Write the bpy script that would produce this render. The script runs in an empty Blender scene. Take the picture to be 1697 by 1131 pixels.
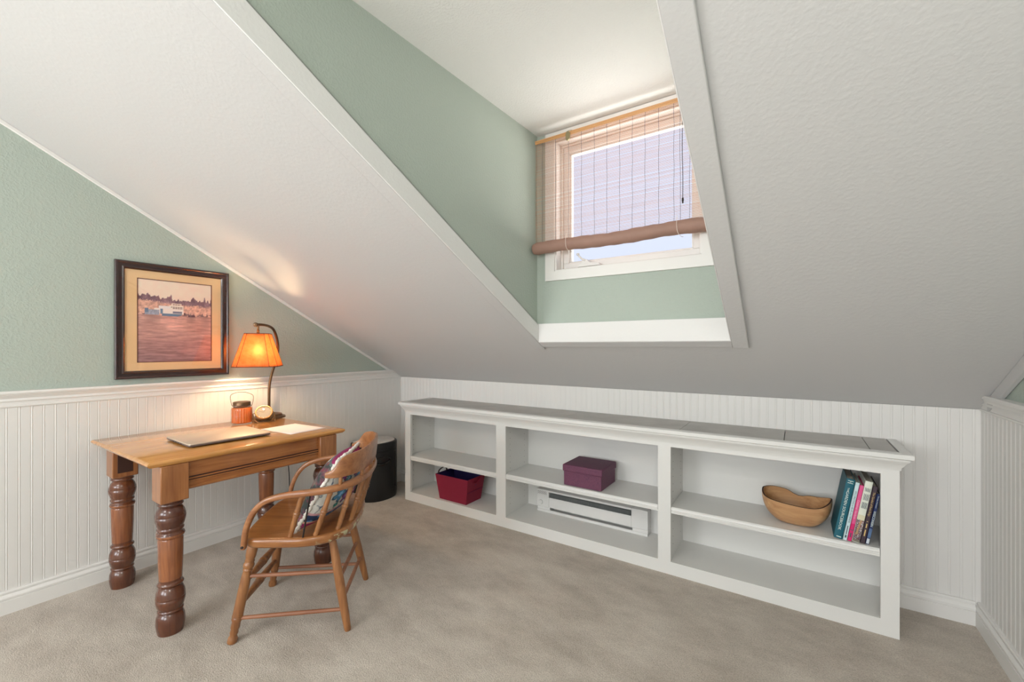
import bpy, bmesh, math, random
import numpy as np
from mathutils import Vector, Matrix
random.seed(7)
scn = bpy.context.scene
col = scn.collection
PI = math.pi

# ------------------------------------------------------------------ camera
YAW = 33.66
cam_d = bpy.data.cameras.new('camera')
cam = bpy.data.objects.new('camera', cam_d)
col.objects.link(cam)
cam.location = (0, 0, 1.25)
cam.rotation_euler = (math.radians(90), 0, math.radians(YAW))
cam_d.sensor_width = 36.0
cam_d.lens = 708.0 / 1697.0 * 36.0
cam_d.shift_y = 9.5 / 1697.0
cam_d.clip_start = 0.02
scn.camera = cam

# ------------------------------------------------------------------ world, exposure
w = bpy.data.worlds.new('sky')
scn.world = w
w.use_nodes = True
bg = w.node_tree.nodes['Background']
# pale hazy sky; lower half brightened to light the dormer ceiling through the window
_nt = w.node_tree
_tc = _nt.nodes.new('ShaderNodeTexCoord'); _sx = _nt.nodes.new('ShaderNodeSeparateXYZ')
_nt.links.new(_tc.outputs['Generated'], _sx.inputs[0])
_cr = _nt.nodes.new('ShaderNodeValToRGB')
_cr.color_ramp.elements[0].position = 0.46; _cr.color_ramp.elements[1].position = 0.56
_cr.color_ramp.elements[0].color = (1.0, 0.97, 0.92, 1); _cr.color_ramp.elements[1].color = (0.100, 0.109, 0.134, 1)
_ma = _nt.nodes.new('ShaderNodeMath'); _ma.operation = 'MULTIPLY_ADD'; _ma.inputs[1].default_value = 0.5; _ma.inputs[2].default_value = 0.5
_nt.links.new(_sx.outputs['Z'], _ma.inputs[0]); _nt.links.new(_ma.outputs[0], _cr.inputs['Fac'])
_nt.links.new(_cr.outputs['Color'], bg.inputs['Color'])
bg.inputs['Strength'].default_value = 8.2
scn.view_settings.view_transform = 'Standard'
scn.view_settings.look = 'None'
scn.view_settings.exposure = -0.06
scn.view_settings.gamma = 1.0
scn.view_settings.use_curve_mapping = False


def area(name, loc, target, sx, sy, energy, color=(1, 1, 1), spread=180):
    d = bpy.data.lights.new(name, 'AREA')
    d.shape = 'RECTANGLE'
    d.size = sx
    d.size_y = sy
    d.energy = energy
    d.color = color
    d.spread = math.radians(spread)
    o = bpy.data.objects.new(name, d)
    col.objects.link(o)
    o.location = loc
    v = Vector(target) - Vector(loc)
    o.rotation_euler = v.to_track_quat('-Z', 'Y').to_euler()
    return o


# added fill lights: two in openings of the unseen rear wall, two overhead without fixtures
area('rear_fill_light', (-2.2, -3.01, 1.5), (-2.2, 0, 1.5), 1.3, 1.3, 54, (0.94, 0.965, 1.0))
area('rear_fill_light', (-0.3, -3.01, 1.5), (-0.3, 0, 1.5), 1.3, 1.3, 54, (0.94, 0.965, 1.0))
area('overhead_fill_light', (-1.7, -1.5, 2.44), (-1.7, -1.5, 0), 0.6, 0.6, 22, (1.0, 0.975, 0.95))
area('overhead_fill_light', (0.25, -0.6, 2.44), (0.25, -0.6, 0), 0.4, 0.4, 22, (1.0, 0.975, 0.95))


# ------------------------------------------------------------------ materials
def lin(c):
    return tuple(((x / 255.0) / 12.92 if x / 255.0 <= 0.04045 else (((x / 255.0) + 0.055) / 1.055) ** 2.4) for x in c)


def new_mat(name):
    m = bpy.data.materials.new(name)
    m.use_nodes = True
    nt = m.node_tree
    b = nt.nodes['Principled BSDF']
    return m, nt, b


def mat(name, rgb, rough=0.5, metal=0.0, bump=None, coat=0.0, var=None, spec=None, bump2=None):
    """rgb in sRGB 0..255; bump=(scale, strength[, distance]); var=(scale, amount) colour variation"""
    m, nt, b = new_mat(name)
    c = lin(rgb)
    b.inputs['Base Color'].default_value = (*c, 1)
    b.inputs['Roughness'].default_value = rough
    b.inputs['Metallic'].default_value = metal
    b.inputs['Coat Weight'].default_value = coat
    b.inputs['Coat Roughness'].default_value = 0.08
    if spec is not None:
        b.inputs['Specular IOR Level'].default_value = spec
    tc = nt.nodes.new('ShaderNodeTexCoord')
    if var:
        n = nt.nodes.new('ShaderNodeTexNoise')
        n.inputs['Scale'].default_value = var[0]
        n.inputs['Detail'].default_value = 5
        nt.links.new(tc.outputs['Object'], n.inputs['Vector'])
        mx = nt.nodes.new('ShaderNodeMix')
        mx.data_type = 'RGBA'
        mx.inputs[6].default_value = (*[x * (1 - var[1]) for x in c], 1)
        mx.inputs[7].default_value = (*[min(1, x * (1 + var[1])) for x in c], 1)
        nt.links.new(n.outputs['Fac'], mx.inputs[0])
        nt.links.new(mx.outputs[2], b.inputs['Base Color'])
    if bump:
        n = nt.nodes.new('ShaderNodeTexNoise')
        n.inputs['Scale'].default_value = bump[0]
        n.inputs['Detail'].default_value = 3
        nt.links.new(tc.outputs['Object'], n.inputs['Vector'])
        bp = nt.nodes.new('ShaderNodeBump')
        bp.inputs['Strength'].default_value = bump[1]
        bp.inputs['Distance'].default_value = bump[2] if len(bump) > 2 else 0.002
        nt.links.new(n.outputs['Fac'], bp.inputs['Height'])
        nt.links.new(bp.outputs['Normal'], b.inputs['Normal'])
    return m


def wood(name, dark, light, axis='Y', scale=1.0, rough=0.3, coat=0.4, stain=None, blotch=0.35):
    """procedural wood: stretched noise grain along `axis`; stain = list of (z0,z1) bands finished darker"""
    m, nt, b = new_mat(name)
    L = nt.links
    tc = nt.nodes.new('ShaderNodeTexCoord')
    mp = nt.nodes.new('ShaderNodeMapping')
    s = {'X': (2.2, 38, 38), 'Y': (38, 2.2, 38), 'Z': (38, 38, 2.2)}[axis]
    mp.inputs['Scale'].default_value = tuple(v * scale for v in s)
    L.new(tc.outputs['Object'], mp.inputs['Vector'])
    n = nt.nodes.new('ShaderNodeTexNoise')
    n.inputs['Scale'].default_value = 1.6
    n.inputs['Detail'].default_value = 7
    n.inputs['Roughness'].default_value = 0.6
    n.inputs['Distortion'].default_value = 0.6
    L.new(mp.outputs['Vector'], n.inputs['Vector'])
    cr = nt.nodes.new('ShaderNodeValToRGB')
    cr.color_ramp.elements[0].position = 0.32
    cr.color_ramp.elements[1].position = 0.68
    cr.color_ramp.elements[0].color = (*lin(dark), 1)
    cr.color_ramp.elements[1].color = (*lin(light), 1)
    L.new(n.outputs['Fac'], cr.inputs['Fac'])
    out = cr.outputs['Color']
    n2 = nt.nodes.new('ShaderNodeTexNoise')
    n2.inputs['Scale'].default_value = 5.0
    n2.inputs['Detail'].default_value = 4
    L.new(tc.outputs['Object'], n2.inputs['Vector'])
    mx = nt.nodes.new('ShaderNodeMix')
    mx.data_type = 'RGBA'
    mx.blend_type = 'MULTIPLY'
    r2 = nt.nodes.new('ShaderNodeMapRange')
    r2.inputs['From Min'].default_value = 0.35
    r2.inputs['From Max'].default_value = 0.7
    r2.inputs['To Min'].default_value = 0
    r2.inputs['To Max'].default_value = blotch
    L.new(n2.outputs['Fac'], r2.inputs['Value'])
    L.new(r2.outputs['Result'], mx.inputs[0])
    L.new(out, mx.inputs[6])
    mx.inputs[7].default_value = (0.45, 0.33, 0.28, 1)
    out = mx.outputs[2]
    if stain:
        sx = nt.nodes.new('ShaderNodeSeparateXYZ')
        L.new(tc.outputs['Object'], sx.inputs[0])
        acc = None
        for (z0, z1) in stain:
            mr = nt.nodes.new('ShaderNodeMath')
            mr.operation = 'COMPARE'
            L.new(sx.outputs['Z'], mr.inputs[0])
            mr.inputs[1].default_value = (z0 + z1) / 2
            mr.inputs[2].default_value = (z1 - z0) / 2
            if acc is None:
                acc = mr.outputs[0]
            else:
                ad = nt.nodes.new('ShaderNodeMath')
                ad.operation = 'MAXIMUM'
                L.new(acc, ad.inputs[0])
                L.new(mr.outputs[0], ad.inputs[1])
                acc = ad.outputs[0]
        ml = nt.nodes.new('ShaderNodeMath')
        ml.operation = 'MULTIPLY'
        L.new(acc, ml.inputs[0])
        r3 = nt.nodes.new('ShaderNodeMapRange')
        r3.inputs['From Min'].default_value = 0.3
        r3.inputs['From Max'].default_value = 0.7
        r3.inputs['To Min'].default_value = 1.0
        r3.inputs['To Max'].default_value = 0.42
        L.new(n2.outputs['Fac'], r3.inputs['Value'])
        L.new(r3.outputs['Result'], ml.inputs[1])
        mm = nt.nodes.new('ShaderNodeMix')
        mm.data_type = 'RGBA'
        L.new(ml.outputs[0], mm.inputs[0])
        L.new(out, mm.inputs[6])
        mm.inputs[7].default_value = (*lin((58, 26, 24)), 1)
        out = mm.outputs[2]
    L.new(out, b.inputs['Base Color'])
    b.inputs['Roughness'].default_value = rough
    b.inputs['Coat Weight'].default_value = coat
    b.inputs['Coat Roughness'].default_value = 0.12
    bp = nt.nodes.new('ShaderNodeBump')
    bp.inputs['Strength'].default_value = 0.15
    bp.inputs['Distance'].default_value = 0.0006
    L.new(n.outputs['Fac'], bp.inputs['Height'])
    L.new(bp.outputs['Normal'], b.inputs['Normal'])
    return m


def vcol_mat(name, rough=0.6, coat=0.0, bump=None):
    m, nt, b = new_mat(name)
    a = nt.nodes.new('ShaderNodeAttribute')
    a.attribute_name = 'paint'
    nt.links.new(a.outputs['Color'], b.inputs['Base Color'])
    b.inputs['Roughness'].default_value = rough
    b.inputs['Coat Weight'].default_value = coat
    if bump:
        tc = nt.nodes.new('ShaderNodeTexCoord')
        n = nt.nodes.new('ShaderNodeTexNoise')
        n.inputs['Scale'].default_value = bump[0]
        nt.links.new(tc.outputs['Object'], n.inputs['Vector'])
        bp = nt.nodes.new('ShaderNodeBump')
        bp.inputs['Strength'].default_value = bump[1]
        bp.inputs['Distance'].default_value = 0.002
        nt.links.new(n.outputs['Fac'], bp.inputs['Height'])
        nt.links.new(bp.outputs['Normal'], b.inputs['Normal'])
    return m


def glass_mat(name, tint=(1, 1, 1), refl=0.08):
    m = bpy.data.materials.new(name)
    m.use_nodes = True
    nt = m.node_tree
    nt.nodes.clear()
    o = nt.nodes.new('ShaderNodeOutputMaterial')
    t = nt.nodes.new('ShaderNodeBsdfTransparent')
    t.inputs['Color'].default_value = (*tint, 1)
    g = nt.nodes.new('ShaderNodeBsdfGlossy')
    g.inputs['Roughness'].default_value = 0.01
    f = nt.nodes.new("ShaderNodeLayerWeight")
    f.inputs['Blend'].default_value = 0.5
    pw_ = nt.nodes.new('ShaderNodeMath'); pw_.operation = 'POWER'; pw_.inputs[1].default_value = 4.0
    ma_ = nt.nodes.new('ShaderNodeMath'); ma_.operation = 'MULTIPLY_ADD'; ma_.inputs[1].default_value = 0.9; ma_.inputs[2].default_value = refl / 2
    nt.links.new(f.outputs['Facing'], pw_.inputs[0]); nt.links.new(pw_.outputs[0], ma_.inputs[0])
    mx = nt.nodes.new('ShaderNodeMixShader')
    nt.links.new(ma_.outputs[0], mx.inputs[0])
    nt.links.new(t.outputs[0], mx.inputs[1])
    nt.links.new(g.outputs[0], mx.inputs[2])
    nt.links.new(mx.outputs[0], o.inputs['Surface'])
    return m


def plaster(name, rgb, scale, strength, dist=0.003, rough=0.75):
    m, nt, b = new_mat(name)
    b.inputs['Base Color'].default_value = (*lin(rgb), 1)
    b.inputs['Roughness'].default_value = rough
    b.inputs['Specular IOR Level'].default_value = 0.3
    tc = nt.nodes.new('ShaderNodeTexCoord')
    n = nt.nodes.new('ShaderNodeTexNoise')
    n.inputs['Scale'].default_value = scale
    n.inputs['Detail'].default_value = 2.5
    n.inputs['Roughness'].default_value = 0.45
    nt.links.new(tc.outputs['Object'], n.inputs['Vector'])
    cr = nt.nodes.new('ShaderNodeMapRange')
    cr.inputs['From Min'].default_value = 0.42
    cr.inputs['From Max'].default_value = 0.68
    nt.links.new(n.outputs['Fac'], cr.inputs['Value'])
    bp = nt.nodes.new('ShaderNodeBump')
    bp.inputs['Strength'].default_value = strength
    bp.inputs['Distance'].default_value = dist
    nt.links.new(cr.outputs['Result'], bp.inputs['Height'])
    nt.links.new(bp.outputs['Normal'], b.inputs['Normal'])
    return m


M = {}
M['green'] = plaster('sage_green_plaster', (173, 183, 173), 110, 0.25)
M['slope'] = plaster('white_knockdown_plaster', (201, 200, 199), 75, 0.09)
M['popcorn'] = plaster('white_textured_ceiling', (232, 232, 229), 110, 0.3)
M['trimtex'] = plaster('white_textured_trim', (228, 227, 225), 80, 0.09)
M['white'] = mat('white_paint', (228, 226, 222), 0.42)
M['bead'] = mat('beadboard_paint', (222, 220, 216), 0.5)
M['cabinet'] = mat('cabinet_white_paint', (224, 223, 219), 0.4, bump=(60, 0.05, 0.001))
M['vinyl'] = mat('white_vinyl', (224, 223, 220), 0.35)
M['tile'] = mat('grey_slate_tile', (184, 181, 176), 0.55, var=(9, 0.22), bump=(30, 0.25, 0.002))
M['grout'] = mat('grout', (70, 68, 66), 0.9)
M['glass'] = glass_mat('clear_glass')
M['window_glass'] = glass_mat('window_glass', refl=.015)

# carpet
m, nt, b = new_mat('beige_carpet')
L = nt.links
tc = nt.nodes.new('ShaderNodeTexCoord')
n1 = nt.nodes.new('ShaderNodeTexNoise'); n1.inputs['Scale'].default_value = 4.0; n1.inputs['Detail'].default_value = 9
n1.inputs['Roughness'].default_value = 0.62; n1.inputs['Distortion'].default_value = 0.0
mpc = nt.nodes.new('ShaderNodeMapping'); mpc.inputs['Scale'].default_value = (1.0, 1.9, 1); mpc.inputs['Rotation'].default_value = (0, 0, 0.6)
L.new(tc.outputs['Object'], mpc.inputs['Vector']); L.new(mpc.outputs['Vector'], n1.inputs['Vector'])
n2 = nt.nodes.new('ShaderNodeTexNoise'); n2.inputs['Scale'].default_value = 210; n2.inputs['Detail'].default_value = 3
L.new(tc.outputs['Object'], n2.inputs['Vector'])
cr = nt.nodes.new('ShaderNodeValToRGB')
cr.color_ramp.elements[0].position = 0.36; cr.color_ramp.elements[1].position = 0.66
cr.color_ramp.elements[0].color = (*lin((180, 169, 156)), 1); cr.color_ramp.elements[1].color = (*lin((206, 196, 183)), 1)
L.new(n1.outputs['Fac'], cr.inputs['Fac'])
cr2 = nt.nodes.new('ShaderNodeValToRGB')
cr2.color_ramp.elements[0].position = 0.3; cr2.color_ramp.elements[1].position = 0.62
cr2.color_ramp.elements[0].color = (0.62, 0.61, 0.60, 1); cr2.color_ramp.elements[1].color = (1, 1, 1, 1)
L.new(n2.outputs['Fac'], cr2.inputs['Fac'])
mx = nt.nodes.new('ShaderNodeMix'); mx.data_type = 'RGBA'; mx.blend_type = 'MULTIPLY'; mx.inputs[0].default_value = 0.75
L.new(cr.outputs['Color'], mx.inputs[6]); L.new(cr2.outputs['Color'], mx.inputs[7])
L.new(mx.outputs[2], b.inputs['Base Color'])
b.inputs['Roughness'].default_value = 1.0
b.inputs['Specular IOR Level'].default_value = 0.05
b.inputs['Sheen Weight'].default_value = 0.2
bp = nt.nodes.new('ShaderNodeBump'); bp.inputs['Strength'].default_value = 0.6; bp.inputs['Distance'].default_value = 0.006
L.new(n2.outputs['Fac'], bp.inputs['Height']); L.new(bp.outputs['Normal'], b.inputs['Normal'])
M['carpet'] = m

M['top_wood'] = wood('honey_pine_top', (196, 132, 66), (222, 164, 92), 'Y', 0.8, 0.16, 0.7, blotch=0.22)
M['apron_wood'] = wood('pine_apron', (150, 92, 50), (184, 124, 72), 'Y', 1.0, 0.3, 0.4)
STN = [(0.0, 0.235), (0.43, 0.585)]
M['leg_wood'] = wood('turned_pine', (126, 72, 44), (168, 106, 64), 'Z', 1.0, 0.26, 0.6, stain=STN)
M['block_wood'] = wood('pine_block', (142, 88, 50), (178, 120, 72), 'Z', 1.0, 0.3, 0.4)
M['darkline'] = mat('dark_groove', (62, 36, 28), 0.5)
M['chair_wood'] = wood('chair_maple', (132, 84, 48), (172, 118, 70), 'Z', 0.9, 0.35, 0.35)
M['seat_wood'] = wood('chair_seat_elm', (140, 86, 44), (180, 122, 68), 'X', 0.6, 0.3, 0.45, blotch=0.5)
def worn_rim(m):
    nt = m.node_tree; L = nt.links; b = nt.nodes['Principled BSDF']
    src = b.inputs['Base Color'].links[0].from_socket
    tc = nt.nodes.new('ShaderNodeTexCoord'); sx = nt.nodes.new('ShaderNodeSeparateXYZ'); L.new(tc.outputs['Object'], sx.inputs[0])
    n = nt.nodes.new('ShaderNodeTexNoise'); n.inputs['Scale'].default_value = 38; n.inputs['Detail'].default_value = 5; L.new(tc.outputs['Object'], n.inputs['Vector'])
    mr = nt.nodes.new('ShaderNodeMapRange'); mr.inputs['From Min'].default_value = .50; mr.inputs['From Max'].default_value = .56; L.new(n.outputs['Fac'], mr.inputs['Value'])
    ax = nt.nodes.new('ShaderNodeMapRange'); ax.inputs['From Min'].default_value = -.10; ax.inputs['From Max'].default_value = -.18; L.new(sx.outputs['X'], ax.inputs['Value'])
    az = nt.nodes.new('ShaderNodeMapRange'); az.inputs['From Min'].default_value = .443; az.inputs['From Max'].default_value = .437; L.new(sx.outputs['Z'], az.inputs['Value'])
    m1 = nt.nodes.new('ShaderNodeMath'); m1.operation = 'MULTIPLY'; L.new(mr.outputs[0], m1.inputs[0]); L.new(ax.outputs[0], m1.inputs[1])
    m2 = nt.nodes.new('ShaderNodeMath'); m2.operation = 'MULTIPLY'; L.new(m1.outputs[0], m2.inputs[0]); L.new(az.outputs[0], m2.inputs[1])
    mx = nt.nodes.new('ShaderNodeMix'); mx.data_type = 'RGBA'; L.new(m2.outputs[0], mx.inputs[0]); L.new(src, mx.inputs[6]); mx.inputs[7].default_value = (*lin((196, 190, 150)), 1)
    L.new(mx.outputs[2], b.inputs['Base Color'])


worn_rim(M['seat_wood'])
M['rail_wood'] = wood('chair_bent_rail', (140, 88, 52), (176, 120, 76), 'X', 0.6, 0.35, 0.35, blotch=0.3)
M['str_wood'] = wood('chair_worn_stretcher', (134, 84, 58), (172, 120, 88), 'X', 0.7, 0.5, 0.1)
M['iron'] = mat('dark_iron', (58, 52, 50), 0.45, 0.8)
M['brass'] = mat('aged_brass', (150, 120, 84), 0.32, 0.9, var=(40, 0.25))
M['bronze'] = mat('bronze', (110, 84, 62), 0.35, 0.85, var=(40, 0.3))
M['black_plastic'] = mat('black_plastic', (20, 20, 21), 0.42, bump=(700, 0.25, 0.0006), var=(500, 0.5))
M['black_gloss'] = mat('black_gloss', (14, 14, 15), 0.12)
M['grey_plastic'] = mat('grey_plastic', (192, 190, 187), 0.4)
M['paper'] = mat('paper', (236, 226, 222), 0.8)
M['black_cord'] = mat('black_rubber', (18, 18, 18), 0.5)


# ------------------------------------------------------------------ mesh builder
class MB:
    def __init__(s):
        s.v = []; s.f = []; s.mi = []; s.col = None; s.cur = 0

    def add(s, vs, fs):
        o = len(s.v)
        s.v += [tuple(p) for p in vs]
        for f in fs:
            s.f.append(tuple(i + o for i in f)); s.mi.append(s.cur)
        return s

    def hexa(s, p):   # p: 4 bottom (ccw), 4 top
        return s.add(p, [(3, 2, 1, 0), (4, 5, 6, 7), (0, 1, 5, 4), (1, 2, 6, 5), (2, 3, 7, 6), (3, 0, 4, 7)])

    def box(s, x0, x1, y0, y1, z0, z1):
        return s.hexa([(x0, y0, z0), (x1, y0, z0), (x1, y1, z0), (x0, y1, z0), (x0, y0, z1), (x1, y0, z1), (x1, y1, z1), (x0, y1, z1)])

    def obox(s, c, size, R=None):
        R = R or Matrix.Identity(3)
        h = [x / 2 for x in size]
        P = []
        for z in (-1, 1):
            for (x, y) in ((-1, -1), (1, -1), (1, 1), (-1, 1)):
                P.append(Vector(c) + R @ Vector((x * h[0], y * h[1], z * h[2])))
        return s.hexa(P)

    def prism(s, poly, axis, a0, a1):
        """extrude 2D polygon along axis; poly coords are the other two axes in xyz order"""
        def P(q, a):
            return {'X': (a, q[0], q[1]), 'Y': (q[0], a, q[1]), 'Z': (q[0], q[1], a)}[axis]
        n = len(poly)
        vs = [P(q, a0) for q in poly] + [P(q, a1) for q in poly]
        fs = [tuple(range(n))[::-1], tuple(range(n, 2 * n))] + [(i, (i + 1) % n, n + (i + 1) % n, n + i) for i in range(n)]
        return s.add(vs, fs)

    def rings(s, rings, caps=True, closed=False):
        n = len(rings[0]); m = len(rings)
        vs = [p for r in rings for p in r]
        fs = []
        for j in range(m if closed else m - 1):
            k = (j + 1) % m
            for i in range(n):
                fs.append((j * n + i, j * n + (i + 1) % n, k * n + (i + 1) % n, k * n + i))
        if caps and not closed:
            fs.append(tuple(range(n))[::-1]); fs.append(tuple(range((m - 1) * n, m * n)))
        return s.add(vs, fs)

    def lathe(s, prof, c=(0, 0, 0), seg=28, R=None):
        R = R or Matrix.Identity(3); c = Vector(c)
        rs = []
        for (r, z) in prof:
            rs.append([c + R @ Vector((r * math.cos(2 * PI * i / seg), r * math.sin(2 * PI * i / seg), z)) for i in range(seg)])
        return s.rings(rs)

    def turned(s, a, b, prof, seg=18):
        """lathe along the line a->b, prof [(t, r)] with t in 0..1"""
        a, b = Vector(a), Vector(b); d = b - a; ln = d.length
        R = d.to_track_quat('Z', 'Y').to_matrix()
        return s.lathe([(r, t * ln) for t, r in prof], a, seg, R)

    def tube(s, pts, r, seg=10, closed=False, smooth=0):
        pts = [Vector(p) for p in pts]
        if smooth:
            pts = catmull(pts, smooth, closed)
        n = len(pts)
        rr = r if isinstance(r, (list, tuple)) else [r] * n
        if len(rr) != n:
            rr = [float(np.interp(i / (n - 1), np.linspace(0, 1, len(rr)), rr)) for i in range(n)]
        rs = []; up = None
        for i in range(n):
            t = (pts[(i + 1) % n] - pts[i - 1]) if (closed or 0 < i < n - 1) else (pts[1] - pts[0] if i == 0 else pts[-1] - pts[-2])
            t.normalize()
            if up is None:
                up = t.orthogonal().normalized()
            else:
                up = (up - t * up.dot(t)).normalized()
            bn = t.cross(up)
            rs.append([pts[i] + (up * math.cos(2 * PI * k / seg) + bn * math.sin(2 * PI * k / seg)) * rr[i] for k in range(seg)])
        return s.rings(rs, closed=closed)

    def sweep(s, pts, prof, upv=(0, 0, 1), smooth=0, closed=False):
        """sweep 2D profile (list, or fn(t)->list) with frames from an up vector: profile (side, up)"""
        pts = [Vector(p) for p in pts]
        if smooth:
            pts = catmull(pts, smooth, closed)
        n = len(pts); rs = []
        for i in range(n):
            t = (pts[(i + 1) % n] - pts[i - 1]) if (closed or 0 < i < n - 1) else (pts[1] - pts[0] if i == 0 else pts[-1] - pts[-2])
            t.normalize()
            u0 = Vector(upv(i / (n - 1)) if callable(upv) else upv)
            sd = t.cross(u0).normalized(); u = sd.cross(t).normalized()
            pr = prof(i / (n - 1)) if callable(prof) else prof
            rs.append([pts[i] + sd * a + u * bb for a, bb in pr])
        return s.rings(rs, closed=closed)

    def build(s, name, m, parent=None, local=False, bevel=0, smooth=35, subsurf=0, seg=2):
        me = bpy.data.meshes.new(name)
        V = [Vector(p) for p in s.v]
        org = Vector((0, 0, 0))
        if parent is None:
            a = np.array([tuple(p) for p in V]); lo, hi = a.min(0), a.max(0)
            org = Vector(((lo[0] + hi[0]) / 2, (lo[1] + hi[1]) / 2, lo[2]))
        elif not local:
            p = parent
            while p is not None:
                org += p.location; p = p.parent
        me.from_pydata([tuple(p - org) for p in V], [], s.f)
        for mm in (m if isinstance(m, (list, tuple)) else [m]):
            me.materials.append(mm)
        me.polygons.foreach_set('material_index', s.mi)
        if s.col is not None:
            at = me.color_attributes.new('paint', 'FLOAT_COLOR', 'POINT')
            at.data.foreach_set('color', np.array([(*c, 1) for c in s.col], dtype=np.float32).ravel())
        bm = bmesh.new(); bm.from_mesh(me)
        bmesh.ops.recalc_face_normals(bm, faces=bm.faces)
        bm.to_mesh(me); bm.free()
        if smooth:
            me.polygons.foreach_set('use_smooth', [True] * len(me.polygons))
            me.set_sharp_from_angle(angle=math.radians(smooth))
        o = bpy.data.objects.new(name, me)
        col.objects.link(o)
        if parent is None:
            o.location = org
        else:
            o.parent = parent
        if bevel:
            bv = o.modifiers.new('bevel', 'BEVEL'); bv.width = bevel; bv.segments = seg
            bv.limit_method = 'ANGLE'; bv.angle_limit = math.radians(40)
            bv.harden_normals = False
        if subsurf:
            ss = o.modifiers.new('sub', 'SUBSURF'); ss.levels = subsurf; ss.render_levels = subsurf
        return o


def catmull(P, k, closed=False):
    out = []; n = len(P)
    rng = range(n) if closed else range(n - 1)
    for i in rng:
        p0 = P[(i - 1) % n] if (closed or i > 0) else P[0] * 2 - P[1]
        p1, p2 = P[i], P[(i + 1) % n]
        p3 = P[(i + 2) % n] if (closed or i + 2 < n) else P[-1] * 2 - P[-2]
        for j in range(k):
            t = j / k
            out.append(0.5 * ((2 * p1) + (p2 - p0) * t + (2 * p0 - 5 * p1 + 4 * p2 - p3) * t * t + (3 * p1 - p0 - 3 * p2 + p3) * t ** 3))
    if not closed:
        out.append(P[-1].copy())
    return out


def thing(name, label, cat, loc=(0, 0, 0), rotz=0, group=None, kind=None):
    o = bpy.data.objects.new(name, None)
    col.objects.link(o)
    o.location = loc; o.rotation_euler = (0, 0, rotz)
    o.empty_display_size = 0.1
    tag(o, label, cat, group, kind)
    return o


def tag(o, label=None, cat=None, group=None, kind=None):
    if label: o['label'] = label
    if cat: o['category'] = cat
    if group: o['group'] = group
    if kind: o['kind'] = kind
    return o


def struct(name, mb, m, label, cat, parent=None, **kw):
    o = mb.build(name, m, parent, **kw)
    if parent is None:
        tag(o, label, cat, None, 'structure')
    return o


# ------------------------------------------------------------------ room shell
XL, XR, YK = -3.10, 0.70, 2.77
KS, ZK = 0.555, 0.965
ZC = 2.49
zs = lambda y: ZK + KS * (YK - y)
YT = YK - (ZC - ZK) / KS            # where slope meets the flat ceiling
YBK = -3.0                          # wall behind the camera
xl = lambda y: -1.262 - 0.085 * (2.18 - y) / 2.16      # left edge of the dormer opening
xr = lambda y: -0.252 + 0.004 * (2.18 - y)
YO = 2.18

struct('floor', MB().box(XL - .12, XR + .12, YBK - .12, YK + .12, -0.12, 0), M['carpet'], 'light taupe cut pile carpet over the whole room', 'floor')
gable = [(YBK - .12, -0.0), (YK + .1, -0.0), (YK + .1, ZK + .0), (YT, ZC + .05), (YBK - .12, ZC + .05)]
struct('wall_left', MB().prism(gable, 'X', XL - .12, XL), M['green'], 'sage green gable wall above white wainscot behind the desk', 'wall')
struct('wall_right', MB().prism(gable, 'X', XR, XR + .12), M['green'], 'sage green gable wall above white wainscot at far right', 'wall')
struct('wall_knee', MB().box(XL, XR, YK, YK + .1, 0, ZK + 0.02), M['bead'], 'low knee wall behind the bookcase', 'wall')
# wall behind the camera; two openings added to hold the fill lights
mb = MB()
z0, z1 = 0.85, 2.15
for (a, bb_) in ((XL, -2.85), (-1.55, -0.95), (0.35, XR)):
    mb.box(a, bb_, YBK - .12, YBK, 0, ZC)
for (a, bb_) in ((-2.85, -1.55), (-0.95, 0.35)):
    mb.box(a, bb_, YBK - .12, YBK, 0, z0); mb.box(a, bb_, YBK - .12, YBK, z1, ZC)
struct('wall_front', mb, M['green'], 'green wall with two added light openings opposite the bookcase', 'wall')

# sloped ceiling around the dormer opening + flat ceiling
mb = MB()
TH = 0.10


def slope_piece(xa, xb, y0, y1):       # xa(y), xb(y) functions
    mb.hexa([(xa(y0), y0, zs(y0)), (xb(y0), y0, zs(y0)), (xb(y1), y1, zs(y1)), (xa(y1), y1, zs(y1)),
             (xa(y0), y0, zs(y0) + TH), (xb(y0), y0, zs(y0) + TH), (xb(y1), y1, zs(y1) + TH), (xa(y1), y1, zs(y1) + TH)])


slope_piece(lambda y: XL, lambda y: xl(y) - .012, YT, YO + .012)
slope_piece(lambda y: xr(y) + .012, lambda y: XR, YT, YO + .012)
slope_piece(lambda y: XL, lambda y: XR, YO + .012, YK)
struct('ceiling_slope', mb, M['slope'], 'sloping white textured ceiling over the bookcase and desk', 'ceiling')
mb = MB().box(XL, XR, YBK, YT, ZC, ZC + .1)
struct('ceiling_flat', mb, M['slope'], 'flat white ceiling at the top of the slope', 'ceiling')
mb = MB().box(-1.37, -0.235, YT, 2.32, ZC, ZC + .1)
struct('ceiling_dormer', mb, M['popcorn'], 'white textured ceiling inside the dormer', 'ceiling')


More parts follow.
